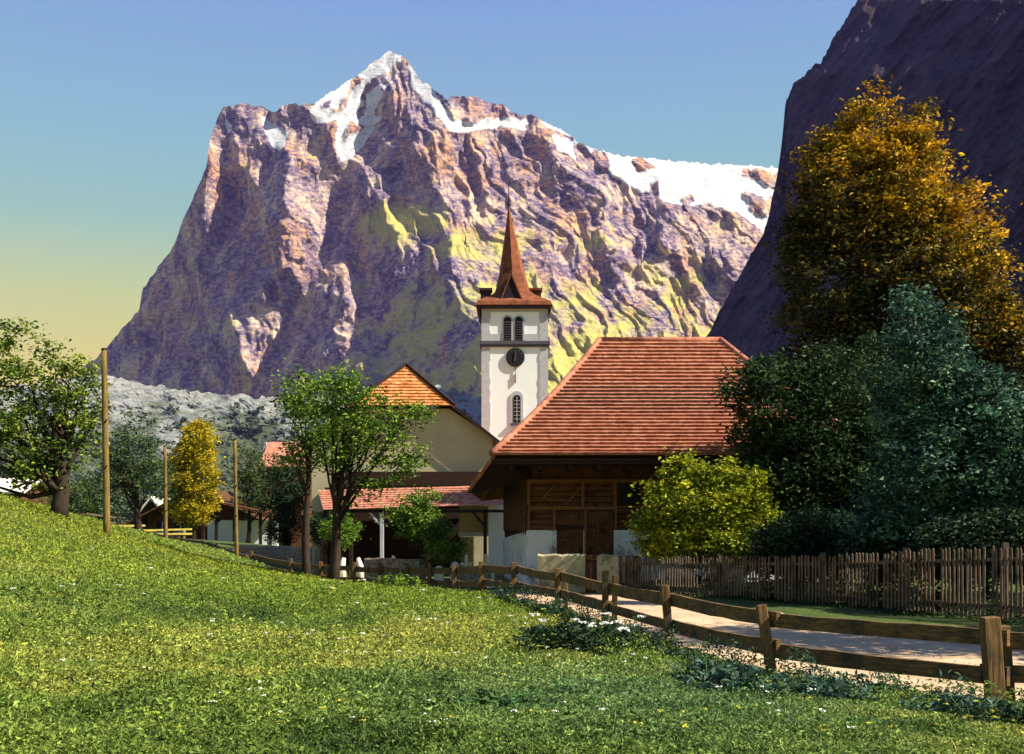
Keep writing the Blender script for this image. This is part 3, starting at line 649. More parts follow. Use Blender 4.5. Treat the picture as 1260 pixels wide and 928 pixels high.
# ------------------------------------------------------------------ fences
def post(m, x, y, z0, h, w, lx=0, ly=0):
    m.beam((x - lx, y - ly, z0 - .3), (x + lx, y + ly, z0 + h), w, w * .85, 4, .07)
root = thing('rail_fence', 'two rail brown wooden fence along the near side of the gravel road', 'fence', (FP[2][0], FP[2][1], g1(*FP[2])))
random.seed(5)
posts = [(FP[i], .15 if i > 2 else .18) for i in range(0, 17)]
lean = {2: (-.05, 0), 3: (-.10, .03), 4: (-.06, 0), 5: (.01, 0)}
for i, ((x, y), wd) in enumerate(posts):
    m = MB(); z = g1(x, y); h = 1.08 + random.uniform(-.05, .06) + (.12 if i == 5 else 0); wd2 = wd * (1.15 if i == 2 else 1)
    post(m, x, y, z, h, wd2, *lean.get(i, (random.uniform(-.02, .02), 0)))
    if i in (2, 5, 6): post(m, x + .22, y + .12, z, h - .12, wd * .8, *lean.get(i, (0, 0)))
    m.build('post', WOODV, root, bevel=.012)
    if i < len(posts) - 1:
        x1, y1 = posts[i + 1][0]; z1 = g1(x1, y1)
        for hh, wh in ((.84, .2), (.38, .2)):
            m = MB(); dx, dy = x1 - x, y1 - y; L = math.hypot(dx, dy); nx, ny = dy / L * .12, -dx / L * .12
            s1, s2 = random.uniform(-.04, .04), random.uniform(-.04, .04)
            if nx * x + ny * y > 0: nx, ny = -nx, -ny
            nx, ny = -nx * .9, -ny * .9
            m.beam((x - dx / L * .14 + nx, y - dy / L * .14 + ny, z + hh + s1), (x1 + dx / L * .14 + nx, y1 + dy / L * .14 + ny, z1 + hh + s2), .07, wh * random.uniform(.9, 1.25), 9, .07, random.uniform(0, .05))
            m.build('rail', WOODF, root)
# far stretch of old fence on the meadow crest
pts = [(-14.6, 62.6), (-15.8, 64.3), (-17.2, 66.3), (-18.5, 68.1), (-19.8, 70.0), (-21.1, 72), (-22.5, 74.0), (-24, 76.2), (-25.5, 78.5)]
root = thing('old_fence', 'grey weathered fence behind the meadow crest near the second pole', 'fence', (*pts[0], g1(*pts[0])))
for i, (x, y) in enumerate(pts):
    z = g1(x, y); m = MB(); post(m, x, y, z, .95, .16); m.build('post', STONEG if False else WOODP, root)
    if i < len(pts) - 1:
        x1, y1 = pts[i + 1]; z1 = g1(x1, y1)
        for hh in (.25, .5, .78):
            m = MB(); m.beam((x, y - .1, z + hh), (x1, y1 - .1, z1 + hh), .06, .15, 4, .08); m.build('rail', WOODP, root)
pts = [(-29.5, 80), (-27, 82), (-24.2, 84)]
root = thing('pole_fence', 'bright yellow sunlit rail fence between the first and second poles', 'fence', (*pts[0], g1(*pts[0])))
for i, (x, y) in enumerate(pts):
    z = g1(x, y) + .15; m = MB(); post(m, x, y, z, .9, .14); m.build('post', YRAIL, root)
    if i < len(pts) - 1:
        x1, y1 = pts[i + 1]; z1 = g1(x1, y1) + .15
        for hh, h2 in ((.3, .5), (.55, .85)):
            m = MB(); m.beam((x - 1, y - .1, z + hh - .1), (x1 + .6, y1 - .1, z1 + h2), .09, .14, 4, .08); m.build('rail', YRAIL, root)
# dark gappy fence behind the tallest pole
pts = [(-33.5, 78), (-31, 80), (-28.5, 82)]
root = thing('dark_fence', 'dark horizontal rail fence right behind the tallest pole', 'fence', (*pts[0], g1(*pts[0])))
for i, (x, y) in enumerate(pts):
    z = g1(x, y); m = MB(); post(m, x, y, z, 1.6, .14); m.build('post', WOODD, root)
    if i < len(pts) - 1:
        x1, y1 = pts[i + 1]; z1 = g1(x1, y1)
        for hh in (.6, 1.0, 1.4):
            m = MB(); m.beam((x, y - .1, z + hh), (x1, y1 - .1, z1 + hh), .07, .13, 3, .08); m.build('rail', WOODP, root)
# picket fence
PK = [(3.5, 37.45, 1.14), (3.9, 37.0, 1.16), (8.4, 30.9, 1.42), (11.2, 25.9, 1.78), (13.6, 22.6, 1.85), (16.5, 19.2, 1.9)]
root = thing('picket_fence', 'tall weathered picket fence along the road under the right hand trees', 'fence', (PK[1][0], PK[1][1], g1(PK[1][0], PK[1][1])))
mp_ = MB(); random.seed(9)
for (x0, y0, t0), (x1, y1, t1) in zip(PK[:-1], PK[1:]):
    L = math.hypot(x1 - x0, y1 - y0); nn = max(int(L / .118), 3); dx, dy = (x1 - x0) / L, (y1 - y0) / L
    for k in range(nn):
        q = (k + .5) / nn; x, y, tz = x0 + (x1 - x0) * q, y0 + (y1 - y0) * q, t0 + (t1 - t0) * q
        if random.random() < .025: continue
        zb = g1(x, y) + random.uniform(.05, .14); tz += random.uniform(-.05, .04); wd = random.uniform(.025, .032); lx = random.uniform(-.02, .02)
        a = (x - dx * wd, y - dy * wd); c = (x + dx * wd, y + dy * wd); nx, ny = -dy * -.012, dx * -.012
        vs = []
        for sg in (1, -1):
            vs += [(a[0] + nx * sg, a[1] + ny * sg, zb), (c[0] + nx * sg, c[1] + ny * sg, zb), (c[0] + lx + nx * sg, c[1] + ny * sg, tz - .05), (x + lx + nx * sg, y + ny * sg, tz - .015), (a[0] + lx + nx * sg, a[1] + ny * sg, tz - .05)]
        mp_.add(vs, [(0, 1, 2, 3, 4), (9, 8, 7, 6, 5)] + [(i, (i + 1) % 5, (i + 1) % 5 + 5, i + 5) for i in range(5)])
    for q0, q1 in ((0, .5), (.5, 1)):
        for fr in (.22, .82):
            m = MB(); A_ = np.array([x0, y0, 0]) + (np.array([x1, y1, 0]) - np.array([x0, y0, 0])) * q0; B_ = np.array([x0, y0, 0]) + (np.array([x1, y1, 0]) - np.array([x0, y0, 0])) * q1
            ta, tb = t0 + (t1 - t0) * q0, t0 + (t1 - t0) * q1; ga, gb = g1(A_[0], A_[1]), g1(B_[0], B_[1])
            m.beam((A_[0] + .03, A_[1] + .05, ga + (ta - ga) * fr), (B_[0] + .03, B_[1] + .05, gb + (tb - gb) * fr), .05, .08, 4, .05); m.build('rail', WOODP, root)
        m = MB(); A_ = (x0 + (x1 - x0) * q0 + .08, y0 + (y1 - y0) * q0 + .12); zz = g1(*A_)
        m.box(A_[0] - .06, A_[0] + .06, A_[1] - .06, A_[1] + .06, zz - .3, t0 + (t1 - t0) * q0 + .06); m.build('post', WOODP, root)
mp_.build('picket_panel', WOODP, root)

# ------------------------------------------------------------------ utility poles
def upole(x, Z, ytop, label, r, tilt=0, cross=False):
    b = at(x, Z); h = EYE + (HZ - ytop) * Z / F - b[2]
    root = thing('utility_pole', label, 'pole', b, 'wooden utility poles'); m = MB()
    m.tube([(b[0] + tilt * (1 - q), b[1], b[2] - .4 + (h + .4) * q) for q in np.linspace(0, 1, 9)], [r * (1.1 - .3 * q) for q in np.linspace(0, 1, 9)], 12, .05)
    m.build('shaft', POLE, root, smooth=True)
    m = MB(); m.tube([(b[0], b[1], b[2] + h - .02), (b[0], b[1], b[2] + h + .05)], [r * .95, r * .7], 10); m.build('cap', WOODD, root)
    for q in (.35, .6):
        m = MB(); m.tube([(b[0] + r * .6, b[1] - r, b[2] + h * q), (b[0] + r * 1.4, b[1] - r * 1.6, b[2] + h * q + .12)], [.03, .03], 6); m.build('step_iron', WOODD, root)
upole(128, 45, 430, 'tallest and nearest wooden utility pole on the meadow crest', .13, .12)
upole(203, 69, 549, 'thin yellow lit utility pole left of the golden tree', .12, .05)
upole(289, 60.5, 541, 'dark slim utility pole right of the golden tree', .10, .1)

# ------------------------------------------------------------------ barn
bz = -.25
root = thing('barn', 'large wooden barn with big red tiled roof beside the road', 'barn', (4.5, 46, bz))
RL = np.array((3.7, 48, 9.95)); RRr = np.array((8.78, 48, 9.95)); EL = np.array((-.71, 40, 4.67)); ER = np.array((13.2, 40, 4.67))
NR = 32
def tiled(m, TL, TR, BL, BR, n, curve=0.0, th=.05, seg=26, kick=.035, rnd=.012):
    TL, TR, BL, BR = map(np.array, (TL, TR, BL, BR)); nr = np.cross(TR - TL, BL - TL); nr = nr / np.linalg.norm(nr)
    if nr[2] < 0: nr = -nr
    def pt(a, t):
        L_ = TL + (BL - TL) * t; R_ = TR + (BR - TR) * t; c = curve * math.sin(math.pi * t)
        return L_ + (R_ - L_) * a - np.array((0, 0, c))
    for i in range(n):
        t0, t1 = i / n, (i + 1) / n; b = len(m.v); jit = [random.uniform(0, rnd) for _ in range(seg + 1)]
        for k in range(seg + 1):
            a = k / seg; p0 = pt(a, t0); p1 = pt(a, min(t1 + .2 / n, 1.0)); sg = random.uniform(-.008, .008)
            m.v.append(tuple(p0 + nr * .004)); m.v.append(tuple(p1 + nr * (th + jit[k]) + np.array((0, 0, sg)))); m.v.append(tuple(p1 + nr * (.0)))
        for k in range(seg):
            q = b + k * 3; m.f.append((q, q + 3, q + 4, q + 1)); m.f.append((q + 1, q + 4, q + 5, q + 2)); m.f.append((q + 2, q + 5, q + 3, q))
        e = b + seg * 3; m.f.append((b, b + 1, b + 2)); m.f.append((e, e + 2, e + 1))
random.seed(3)
m = MB(); tiled(m, RL, RRr, EL, ER, NR, .22, .11, 60, rnd=.008)
roof = m.build('roof', TILE, root)
# left slope (runs lower than the front eave), right hip, back slope
LE0 = np.array((-1.62, 41.0, 3.47)); LE1 = np.array((-1.62, 57.5, 3.47)); BE = np.array((-1.62, 56, 4.67))
m = MB(); m.slab([RL + (0, 0, -.02), EL + (0, 0, -.02), LE0, LE1], .12); m.slab([RRr + (0, 0, -.02), (13.2, 40, 4.64), (13.2, 56, 4.64)], .12); m.slab([RL + (0, .02, -.02), RRr + (0, .02, -.02), (13.2, 56.5, 4.6), (-1.6, 57.5, 3.5)], .12)
m.build('hip_slope', TILE, roof)
m = MB(); off = np.array((0, 0, -.16))
m.slab([RL + off, RRr + off, ER + off, EL + off], .06)
m.build('roof_boarding', WOODD, roof)
m = MB(); m.tube([RL + (-.05, 0, .05), RRr + (.05, 0, .05)], [.13, .13], 8)
def hipc(a, b, cv):
    return [a + (b - a) * q + np.array((0, 0, .06 - cv * math.sin(math.pi * q))) for q in np.linspace(0, 1, 14)]
m.tube(hipc(RL, EL, .22), [.13] * 14, 8); m.tube(hipc(RRr, ER, .22), [.13] * 14, 8)
m.build('ridge_tiles', TILE, roof, smooth=True)
# underside of the left overhang and the front eave
m = MB(); m.slab([(-.72, 40.05, 4.50), (13.1, 40.05, 4.50), (13.1, 42.9, 4.55), (.3, 42.9, 4.55)], .14)
m.add([(-.70, 40.02, 4.60), (-1.60, 41.0, 3.36), (-1.2, 41.6, 3.4), (.62, 42.2, 3.9), (.62, 42.2, 4.6),
       (-.70, 40.2, 4.60), (-1.60, 41.2, 3.36), (-1.2, 41.8, 3.4), (.62, 42.4, 3.9), (.62, 42.4, 4.6)],
      [(0, 1, 2, 3, 4), (9, 8, 7, 6, 5)] + [(i, (i + 1) % 5, (i + 1) % 5 + 5, i + 5) for i in range(5)])
m.build('eave_boarding', WOODD, root)
m = MB()
for k in range(13): m.box(-.1 + k * 1.05, .05 + k * 1.05, 40.15, 42.3, 4.18, 4.34)
m.build('eave_beams', WOODD, root)
# walls
WY = 42.2
m = MB(); m.box(.6, 12.2, WY + .5, WY + .6, 3.85, 5.6); m.build('gallery_wall', WOODD, root)
m = MB()
for k in range(9):     # horizontal squared logs above the masonry
    z0 = 2.02 + k * .205
    for xa, xb in ((.6, 1.58), (3.85, 12.2)) if z0 < 2.8 else ((.6, 3.9), (4.75, 12.2)):
        m.beam((xa, WY + .06, z0 + .1), (xb, WY + .06, z0 + .1), .16, .165, 6, .08)
m.box(.62, 12.2, WY + .12, WY + .16, 2.0, 4.6)
wl = m.build('log_wall', WOODB, root)
m = MB()     # side wall, boards laid on the slant
sx0, sy0, sx1, sy1 = .58, WY + .02, -.35, 54.0
m2_ = MB(); m2_.add([(sx0, sy0, bz), (sx1, sy1, bz), (sx1, sy1, 4.3), (sx0, sy0, 4.3), (sx0 + .15, sy0 + .1, bz), (sx1 + .15, sy1, bz), (sx1 + .15, sy1, 4.3), (sx0 + .15, sy0 + .1, 4.3)],
      [(0, 1, 2, 3), (7, 6, 5, 4), (0, 4, 5, 1), (3, 2, 6, 7), (0, 3, 7, 4), (1, 5, 6, 2)])
for k in range(-22, 14):
    za = 1.9 + k * .34
    def sp_(q, z): return (sx0 + (sx1 - sx0) * q - .04, sy0 + (sy1 - sy0) * q, z)
    q0, q1 = .0, 1.0; z0_, z1_ = za + 4.0, za - 1.2
    # clip to the wooden part
    def zq(q): return z0_ + (z1_ - z0_) * q
    lo, hi = 1.95, 4.2; qa = 0.0; qb = 1.0
    if zq(0) > hi: qa = (z0_ - hi) / (z0_ - z1_)
    if zq(1) < lo: qb = (z0_ - lo) / (z0_ - z1_)
    if qa < qb - .02: m.beam(sp_(qa, zq(qa)), sp_(qb, zq(qb)), .05, .26)
swl = m2_.build('side_wall', WOODD, root); m.build('cladding', WOODB, swl)
m = MB(); m.box(.56, 1.655, WY - .06, WY + .3, bz, 2.02); m.box(3.775, 12.2, WY - .06, WY + .3, bz, 2.02)
m.add([(.55, WY - .05, bz), (-.42, 54, bz), (-.42, 54, 1.55), (.55, WY - .05, 2.0), (.7, WY + .2, bz), (-.2, 54, bz), (-.2, 54, 1.55), (.7, WY + .2, 2.0)],
      [(0, 1, 2, 3), (7, 6, 5, 4), (0, 4, 5, 1), (3, 2, 6, 7), (0, 3, 7, 4), (1, 5, 6, 2)])
m.build('masonry_base', PLAST, root, bevel=.015)
m = MB()
m.box(.55, 12.0, WY - .1, WY + .02, 3.78, 3.9); m.box(.6, 3.9, WY - .12, WY, 2.76, 2.9); m.box(3.92, 12, WY - .08, WY, 2.84, 2.9)
for X in (.62, 2.62, 3.82, 4.95, 6.4, 8.2):
    m.box(X - .06, X + .06, WY - .1, WY - .01, 2.9, 3.78)
for X in (.62, 1.57, 3.84): m.box(X - .05, X + .05, WY - .1, WY - .01, 2.02, 2.76)
m.beam((1.0, WY - .11, 3.05), (1.6, WY - .11, 3.7), .05, .07); m.beam((2.0, WY - .11, 2.95), (2.5, WY - .11, 3.6), .05, .07)
m.build('timber_frame', WOODL, root)
m = MB(); m.box(4.0, 4.75, WY - .02, WY + .02, 2.98, 3.72); m.build('hatch', BLACK, root)
for s_, (xa, xb) in enumerate(((1.64, 2.66), (2.78, 3.78))):
    m = MB(); k = 0; x = xa
    while x < xb - .05:
        ww = random.uniform(.13, .19); m.box(x, min(x + ww - .012, xb), WY - .02 - random.uniform(0, .012), WY + .03, bz + .02, 2.72); x += ww
    m.box(xa, xb, WY + .04, WY + .1, bz, 2.72); d = m.build('door', WOODB, root)
    for za, zb in ((2.05, 2.2), (.6, .75)):
        m = MB(); m.box(xa + .03, xb - .03, WY - .07, WY - .035, za, zb); m.build('ledge', WOODD if s_ == 0 else WOODB, d)
    m = MB(); m.box(xb - .16 if s_ == 0 else xa + .1, xb - .1 if s_ == 0 else xa + .16, WY - .11, WY - .075, 1.15, 1.4); m.build('handle', BLACK, d)
m = MB(); m.box(2.67, 2.77, WY - .09, WY - .02, bz, 2.75); m.build('door_post', WOODL, root)

# ------------------------------------------------------------------ low stone walls and the yard gate
def swall(name, label, p0, p1, top, th=.4, mat=STONEW, seg=10, group=None, round_=.06):
    p0 = np.array(p0, float); p1 = np.array(p1, float); d = (p1 - p0); L = np.linalg.norm(d); d /= L; nrm = np.array((-d[1], d[0])); m = MB(); b = 0
    for i in range(seg + 1):
        p = p0 + d * L * i / seg; z0 = g1(*p) - .3; tp = top + random.uniform(-.03, .03); rj = random.uniform(-.015, .015)
        for off, z in ((-th / 2, z0), (-th / 2 + rj, tp - round_), (-th / 2 + .08, tp), (th / 2 - .08, tp), (th / 2, tp - round_), (th / 2, z0)):
            m.v.append((p[0] + nrm[0] * off, p[1] + nrm[1] * off, z))
    for i in range(seg):
        for k in range(5): q = i * 6 + k; m.f.append((q, q + 1, q + 7, q + 6))
    m.f.append((0, 1, 2, 3, 4, 5)); e = seg * 6; m.f.append((e + 5, e + 4, e + 3, e + 2, e + 1, e))
    o = m.build(name, mat); tag(o, label, 'wall', group); return o
swall('stone_wall', 'pale mossy stone wall in front of the barn, left of its small gate', (.9, 38.9), (2.5, 38.7), 1.22)
swall('stone_wall', 'mossy stone wall between the small barn gate and the picket fence', (2.98, 38.3), (4.1, 37.4), 1.22)
gt = thing('yard_gate', 'narrow brown plank gate between the two stone walls', 'gate', (2.73, 38.6, g1(2.73, 38.6)))
for k in range(4):
    m = MB(); m.box(2.53 + k * .105, 2.62 + k * .105, 38.60, 38.63, -.1, 1.2); m.build('board', WOODL if k % 2 else WOODB, gt)
for za in (.25, .95):
    m = MB(); m.box(2.53, 2.94, 38.57, 38.6, za, za + .08); m.build('ledge', WOODD, gt)
random.seed(21)
def wpx(x, Z): return ((x - CX) * Z / F, Z)
swall('churchyard_wall', 'grey churchyard wall left of the white gateway', wpx(292, 76), wpx(398, 64.5), .85, mat=STONEG, seg=16)
swall('churchyard_wall', 'grey churchyard wall right of the white gateway', wpx(452, 56.3), wpx(520, 53.2), .55, mat=STONEG)
swall('churchyard_wall', 'low grey wall below the church porch by the barn corner', wpx(562, 50.5), wpx(616, 47.5), .3, mat=STONEG)
gt = thing('white_gateway', 'small white gateway in the churchyard wall', 'gate', (*wpx(431, 58.3), g1(*wpx(431, 58.3))))
for x in (421, 443):
    p = wpx(x, 58.3); m = MB(); z = g1(*p)
    m.tube([(p[0], p[1], z - .2), (p[0], p[1], z + .75), (p[0] + (.1 if x < 430 else -.1), p[1], z + 1.15)], [.26, .17, .09], 10); m.build('pillar', GRAVE, gt, smooth=True)
m = MB(); pa, pb = wpx(423, 58.3), wpx(441, 58.3); zz = g1(*pa)
for k in range(6): q = k / 5; m.box(pa[0] + (pb[0] - pa[0]) * q - .02, pa[0] + (pb[0] - pa[0]) * q + .02, 58.28, 58.32, zz, zz + .7)
m.box(pa[0], pb[0], 58.26, 58.28, zz + .5, zz + .56); m.build('gate_leaf', YRAIL, gt)
# gravestones
gs = [(410, 58, .8, 0, 'pale gravestone left of the white gateway'), (484, 55.2, 1.1, 1, 'pale cross gravestone at the right wall end'), (497, 55, .9, 0, 'pale headstone behind the churchyard wall under the shrub'),
      (560, 51.5, .9, 0, 'square pale headstone beside the leafy shrub'), (574, 50.5, 1.2, 1, 'white cross gravestone under the porch corner'), (598, 49.5, 1.2, 1, 'white cross gravestone nearest the barn corner'),
      (611, 47.6, .8, 0, 'white headstone touching the barn corner'), (330, 79, 1.0, 1, 'pale cross left of the round dark shrub'), (540, 52, .7, 0, 'low headstone in front of the leafy shrub')]
for x, Z, h, k, lab in gs:
    p = wpx(x, Z); z = g1(*p) ; o = thing('gravestone', lab, 'gravestone', (*p, z), 'churchyard gravestones')
    m = MB(); m.box(p[0] - .28, p[0] + .28, p[1] - .14, p[1] + .14, z - .1, z + .22); m.build('plinth', GRAVE, o, bevel=.02)
    m = MB(); z += .2
    if k: m.box(p[0] - .07, p[0] + .07, p[1] - .05, p[1] + .05, z, z + h); m.box(p[0] - .27, p[0] + .27, p[1] - .045, p[1] + .045, z + h * .6, z + h * .6 + .13)
    else: m.prism([(-.22, 0), (.22, 0), (.22, h * .7), (.15, h * .92), (0, h), (-.15, h * .92), (-.22, h * .7)], -.05, .05, lambda u, v, t_: (p[0] + u, p[1] + t_, z + v))
    m.build('headstone', GRAVE, o, bevel=.008)

# ------------------------------------------------------------------ church
cz = -1.0
root = thing('church', 'white church with slender spire, clock tower and ochre gabled nave', 'church', (-5, 70, cz))
NZ = 65.0
def nx(x, Z=NZ): return (x - CX) * Z / F
def zh(y, Z=NZ): return EYE + (HZ - y) * Z / F
xr, xl, xm = nx(606), nx(384), nx(495)
m = MB()     # gable wall with the top cut for the half hip
prof = [(xl, cz), (xr, cz), (xr, zh(538)), (nx(553), zh(503)), (nx(437), zh(503)), (xl, zh(538))]
m.prism(prof, NZ, NZ + 22, lambda u, v, t_: (u, t_, v)); m.build('nave_wall', OLIVE, root)
rz = zh(450, NZ + 2.6); RY = NZ + 2.6; ea, eb = (nx(622), zh(549)), (nx(368), zh(549)); ha, hb = (nx(560), zh(501)), (nx(430), zh(501))
m = MB(); tiled(m, (xm - .02, RY, rz + .05), (xm + .02, RY, rz + .05), (hb[0], NZ - .5, hb[1] + .02), (ha[0], NZ - .5, ha[1] + .02), 13, .05, .07, 16, rnd=.02)
nr_ = m.build('nave_roof', TILEO, root)
def ln(a, b, q): return tuple(np.array(a, float) + (np.array(b, float) - np.array(a, float)) * q)
m = MB()
for s_, h_, e_ in ((1, ha, ea), (-1, hb, eb)):
    P = [(xm, RY, rz), (h_[0], NZ - .55, h_[1]), (e_[0], NZ - .55, e_[1]), (e_[0], NZ + 22.5, e_[1]), (xm, NZ + 22.5, rz)]
    m.slab([P[0], P[1], P[2], P[3], P[4]], .12)
m.build('side_slope', TILER, nr_)
m = MB()
for h_, e_ in ((ha, ea), (hb, eb)):
    m.beam((h_[0], NZ - .6, h_[1] - .08), (e_[0], NZ - .6, e_[1] - .08), .06, .16)
    m.beam((xm, RY - .1, rz + .08), (h_[0], NZ - .6, h_[1] + .08), .14, .14)
m.build('barge_board', WOODD, nr_)
m = MB(); m.box(nx(430), nx(612), NZ - .55, NZ - .02, zh(598), zh(581)); m.build('gable_shadow_band', WOODD, root)  # dark band standing in for the eave shadow under the gable
# porch
PZ = 60.0
m = MB(); tiled(m, (nx(390, 64), 64.3, zh(603, 64)), (nx(612, 64), 64.3, zh(597, 64)), (nx(398, PZ), PZ, zh(628, PZ)), (nx(622, PZ), PZ, zh(621, PZ)), 9, 0, .04, 30)
pr = m.build('porch_roof', TILER, root)
m = MB(); m.box(nx(398, PZ), nx(622, PZ), PZ + .1, PZ + .25, zh(628, PZ) - .12, zh(628, PZ) + .04); m.build('porch_beam', WOODD, root)
for x in (400, 432, 470, 540, 597):
    m = MB(); X = nx(x, PZ + .2); m.box(X - .09, X + .09, PZ + .1, PZ + .28, g1(X, PZ) - .3, zh(628, PZ)); 
    m.beam((X, PZ + .18, zh(648, PZ)), (X - .7, PZ + .18, zh(629, PZ)), .1, .12)
    m.build('porch_post', GREYQ if x == 470 else WOODD, root)
m = MB(); m.box(nx(565, 63), nx(602, 63), 63, 63.2, zh(655, 63), zh(622, 63)); m.build('porch_panel', OLIVE, root)
m = MB(); m.box(nx(601, 62), nx(626, 62), 62, 64.5, cz, zh(619, 62)); m.build('vestry_wall', WHITE, root)
m = MB(); m.box(nx(564, 62.5), nx(604, 62.5), 62.4, 62.6, zh(660, 62.5), zh(655, 62.5)); m.build('window_sill', GREYQ, root)
m = MB(); m.box(nx(400, 64.9), nx(566, 64.9), 64.8, 64.95, cz, zh(600)); m.build('porch_back_wall', WOODD, root)
# tower
TZ = 80.0
def tx(x): return (x - CX) * TZ / F
def tz(y): return EYE + (HZ - y) * TZ / F
x0, x1 = tx(593), tx(674); hw = (x1 - x0) / 2; xc = (x0 + x1) / 2; yc = TZ + hw
m = MB(); m.box(x0 + .02, x1 - .02, TZ + .02, TZ + 2 * hw, cz, tz(376)); tw = m.build('tower', WHITE, root)
random.seed(14)
qm = (MB(), MB()); z = cz
while z < tz(376) - .1:       # alternating corner stones
    hh = .42; k = random.random() < .5
    for sx in (0, 1):
        wq = .60 if k else .54
        xa, xb = (x0 - .03, x0 + wq) if sx == 0 else (x1 - wq, x1 + .03)
        qm[sx].box(xa, xb, TZ - .03, TZ + wq, z, min(z + hh, tz(378)))
    k = not k; z += hh
for q_ in qm: q_.build('quoin', GREYQ, tw)
m = MB(); m.box(x0 + .5, x1 - .5, TZ - .02, TZ + .1, tz(420), tz(411)); m.box(x0 + .5, x1 - .5, TZ - .02, TZ + .1, tz(384), tz(376)); m.build('frieze', GREYQ, tw)
m = MB(); m.box(x0 - .16, x1 + .16, TZ - .16, TZ + 2 * hw + .16, tz(424), tz(420)); m.box(x0 - .1, x1 + .1, TZ - .1, TZ + 2 * hw + .1, tz(427), tz(424)); m.build('cornice', SLATE, tw)
def arch(xc_, ybot, ytop, wpx_, y_front, name, mat, parent, grow=0.0, depth=.1):
    w2 = wpx_ / 2 * TZ / F + grow; zb, zt = tz(ybot) - grow * .0, tz(ytop) + grow; m = MB()
    pr_ = [(-w2, zb), (w2, zb)] + [(w2 * math.cos(a), zt - w2 + w2 * math.sin(a)) for a in np.linspace(0, math.pi, 13)]
    m.prism(pr_, y_front, y_front + depth, lambda u, v, t_: (tx(xc_) + u, t_, v)); return m.build(name, mat, parent)
for xq in (624.5, 638.5):
    f_ = arch(xq, 419, 390, 9.5, TZ - .05, 'window_frame', GREYQ, tw, .12, .2)
    arch(xq, 419, 390, 9.5, TZ - .07, 'window', BLACK, tw, 0, .1)
    m = MB()
    for k in range(8): zz = tz(418) + k * .17; m.box(tx(xq) - .24, tx(xq) + .24, TZ - .1, TZ - .075, zz, zz + .05)
    m.build('louvre', SLATE, tw)
arch(636, 521, 484, 10, TZ - .05, 'window_frame', GREYQ, tw, .16, .2)
arch(636, 520, 486, 9, TZ - .07, 'window', BLACK, tw, 0, .1)
m = MB(); m.box(tx(636) - .02, tx(636) + .02, TZ - .1, TZ - .075, tz(519), tz(488))
for k in range(6): zz = tz(516) + k * .26; m.box(tx(636) - .22, tx(636) + .22, TZ - .095, TZ - .075, zz, zz + .03)
m.build('glazing_bar', GREYQ, tw)
m = MB(); m.box(tx(628), tx(644), TZ - .2, TZ, tz(524), tz(521)); m.build('window_sill', SLATE, tw)
def disc(m, X, Z_, r, y0, y1, n=32): m.prism([(r * math.cos(a), r * math.sin(a)) for a in np.linspace(0, 2 * math.pi, n, endpoint=False)], y0, y1, lambda u, v, t_: (X + u, t_, Z_ + v))
m = MB(); disc(m, tx(634), tz(440), .66, TZ - .12, TZ); ck = m.build('clock', BLACK, tw)
m = MB()
for k in range(12):
    a = k * math.pi / 6; disc(m, tx(634) + .5 * math.sin(a), tz(440) + .5 * math.cos(a), .022, TZ - .14, TZ - .12, 8)
for a, L in ((.0, .42), (3.3, .3)):
    m.beam((tx(634), TZ - .15, tz(440)), (tx(634) + L * math.sin(a), TZ - .15, tz(440) + L * math.cos(a)), .03, .05)
m.build('clock_marks', GOLD, tw)
m = MB(); m.beam((tx(634), TZ - .05, tz(452)), (tx(634), TZ - .05, tz(460)), .04, .05); m.beam((tx(634), TZ - .05, tz(460)), (tx(634.5), TZ - .05, tz(471)), .05, .12); m.build('clock_weight', SLATE, tw)
# spire
m = MB(); cxs, cys = xc - .05, yc
rings = [(tz(376), 2.68, 1), (tz(371), 2.58, 1), (tz(366), 2.2, .85), (tz(360), 1.73, .6), (tz(352), 1.30, .3), (tz(343), 1.09, .1), (tz(330), .92, 0), (tz(300), .60, 0), (tz(270), .29, 0), (tz(245), .05, 0)]
N8 = 8; vs = []
for z_, r_, sq in rings:
    for k in range(N8):
        a = -math.pi / 2 + k * math.pi / 4; rr_ = r_ * (math.sqrt(2) if k % 2 else 1.0) * sq + r_ * 1.04 * (1 - sq)
        xt = cxs + (tx(626) - cxs) * min(1, (z_ - tz(376)) / (tz(245) - tz(376)))
        vs.append((xt + rr_ * math.cos(a), cys + rr_ * math.sin(a), z_))
fs = [(i * 8 + k, i * 8 + (k + 1) % 8, (i + 1) * 8 + (k + 1) % 8, (i + 1) * 8 + k) for i in range(len(rings) - 1) for k in range(8)]
fs += [tuple(range(8))[::-1], tuple(range((len(rings) - 1) * 8, len(rings) * 8))]
m.add(vs, fs); spi = m.build('spire', COPPER, root)
m = MB(); m.box(cxs - 2.62, cxs + 2.62, cys - 2.62, cys + 2.62, tz(380), tz(376) + .02)
for s in (-1, 1):
    m.add([(cxs + s * 2.62, cys - 2.62, tz(380)), (cxs + s * 2.62, cys + 2.62, tz(380)), (cxs + s * hw, cys + 2.4, tz(394)), (cxs + s * hw, cys - 2.4, tz(394)),
           (cxs + s * 2.38, cys - 2.62, tz(380)), (cxs + s * 2.38, cys + 2.62, tz(380)), (cxs + s * (hw + .06), cys + 2.4, tz(390)), (cxs + s * (hw + .06), cys - 2.4, tz(390))],
          [(0, 1, 2, 3), (4, 7, 6, 5), (0, 3, 7, 4), (1, 5, 6, 2), (0, 4, 5, 1), (3, 2, 6, 7)])
m.build('spire_eave', DARKSH, spi)
m = MB()      # front dormer: dark louvred triangle with copper hood
zA, zB = tz(368), tz(336); yf = cys - 2.25
m.prism([(tx(619), zA), (tx(641), zA), (tx(629), zB)], yf, cys - .8, lambda u, v, t_: (u, t_, v)); dm = m.build('dormer', BLACK, spi)
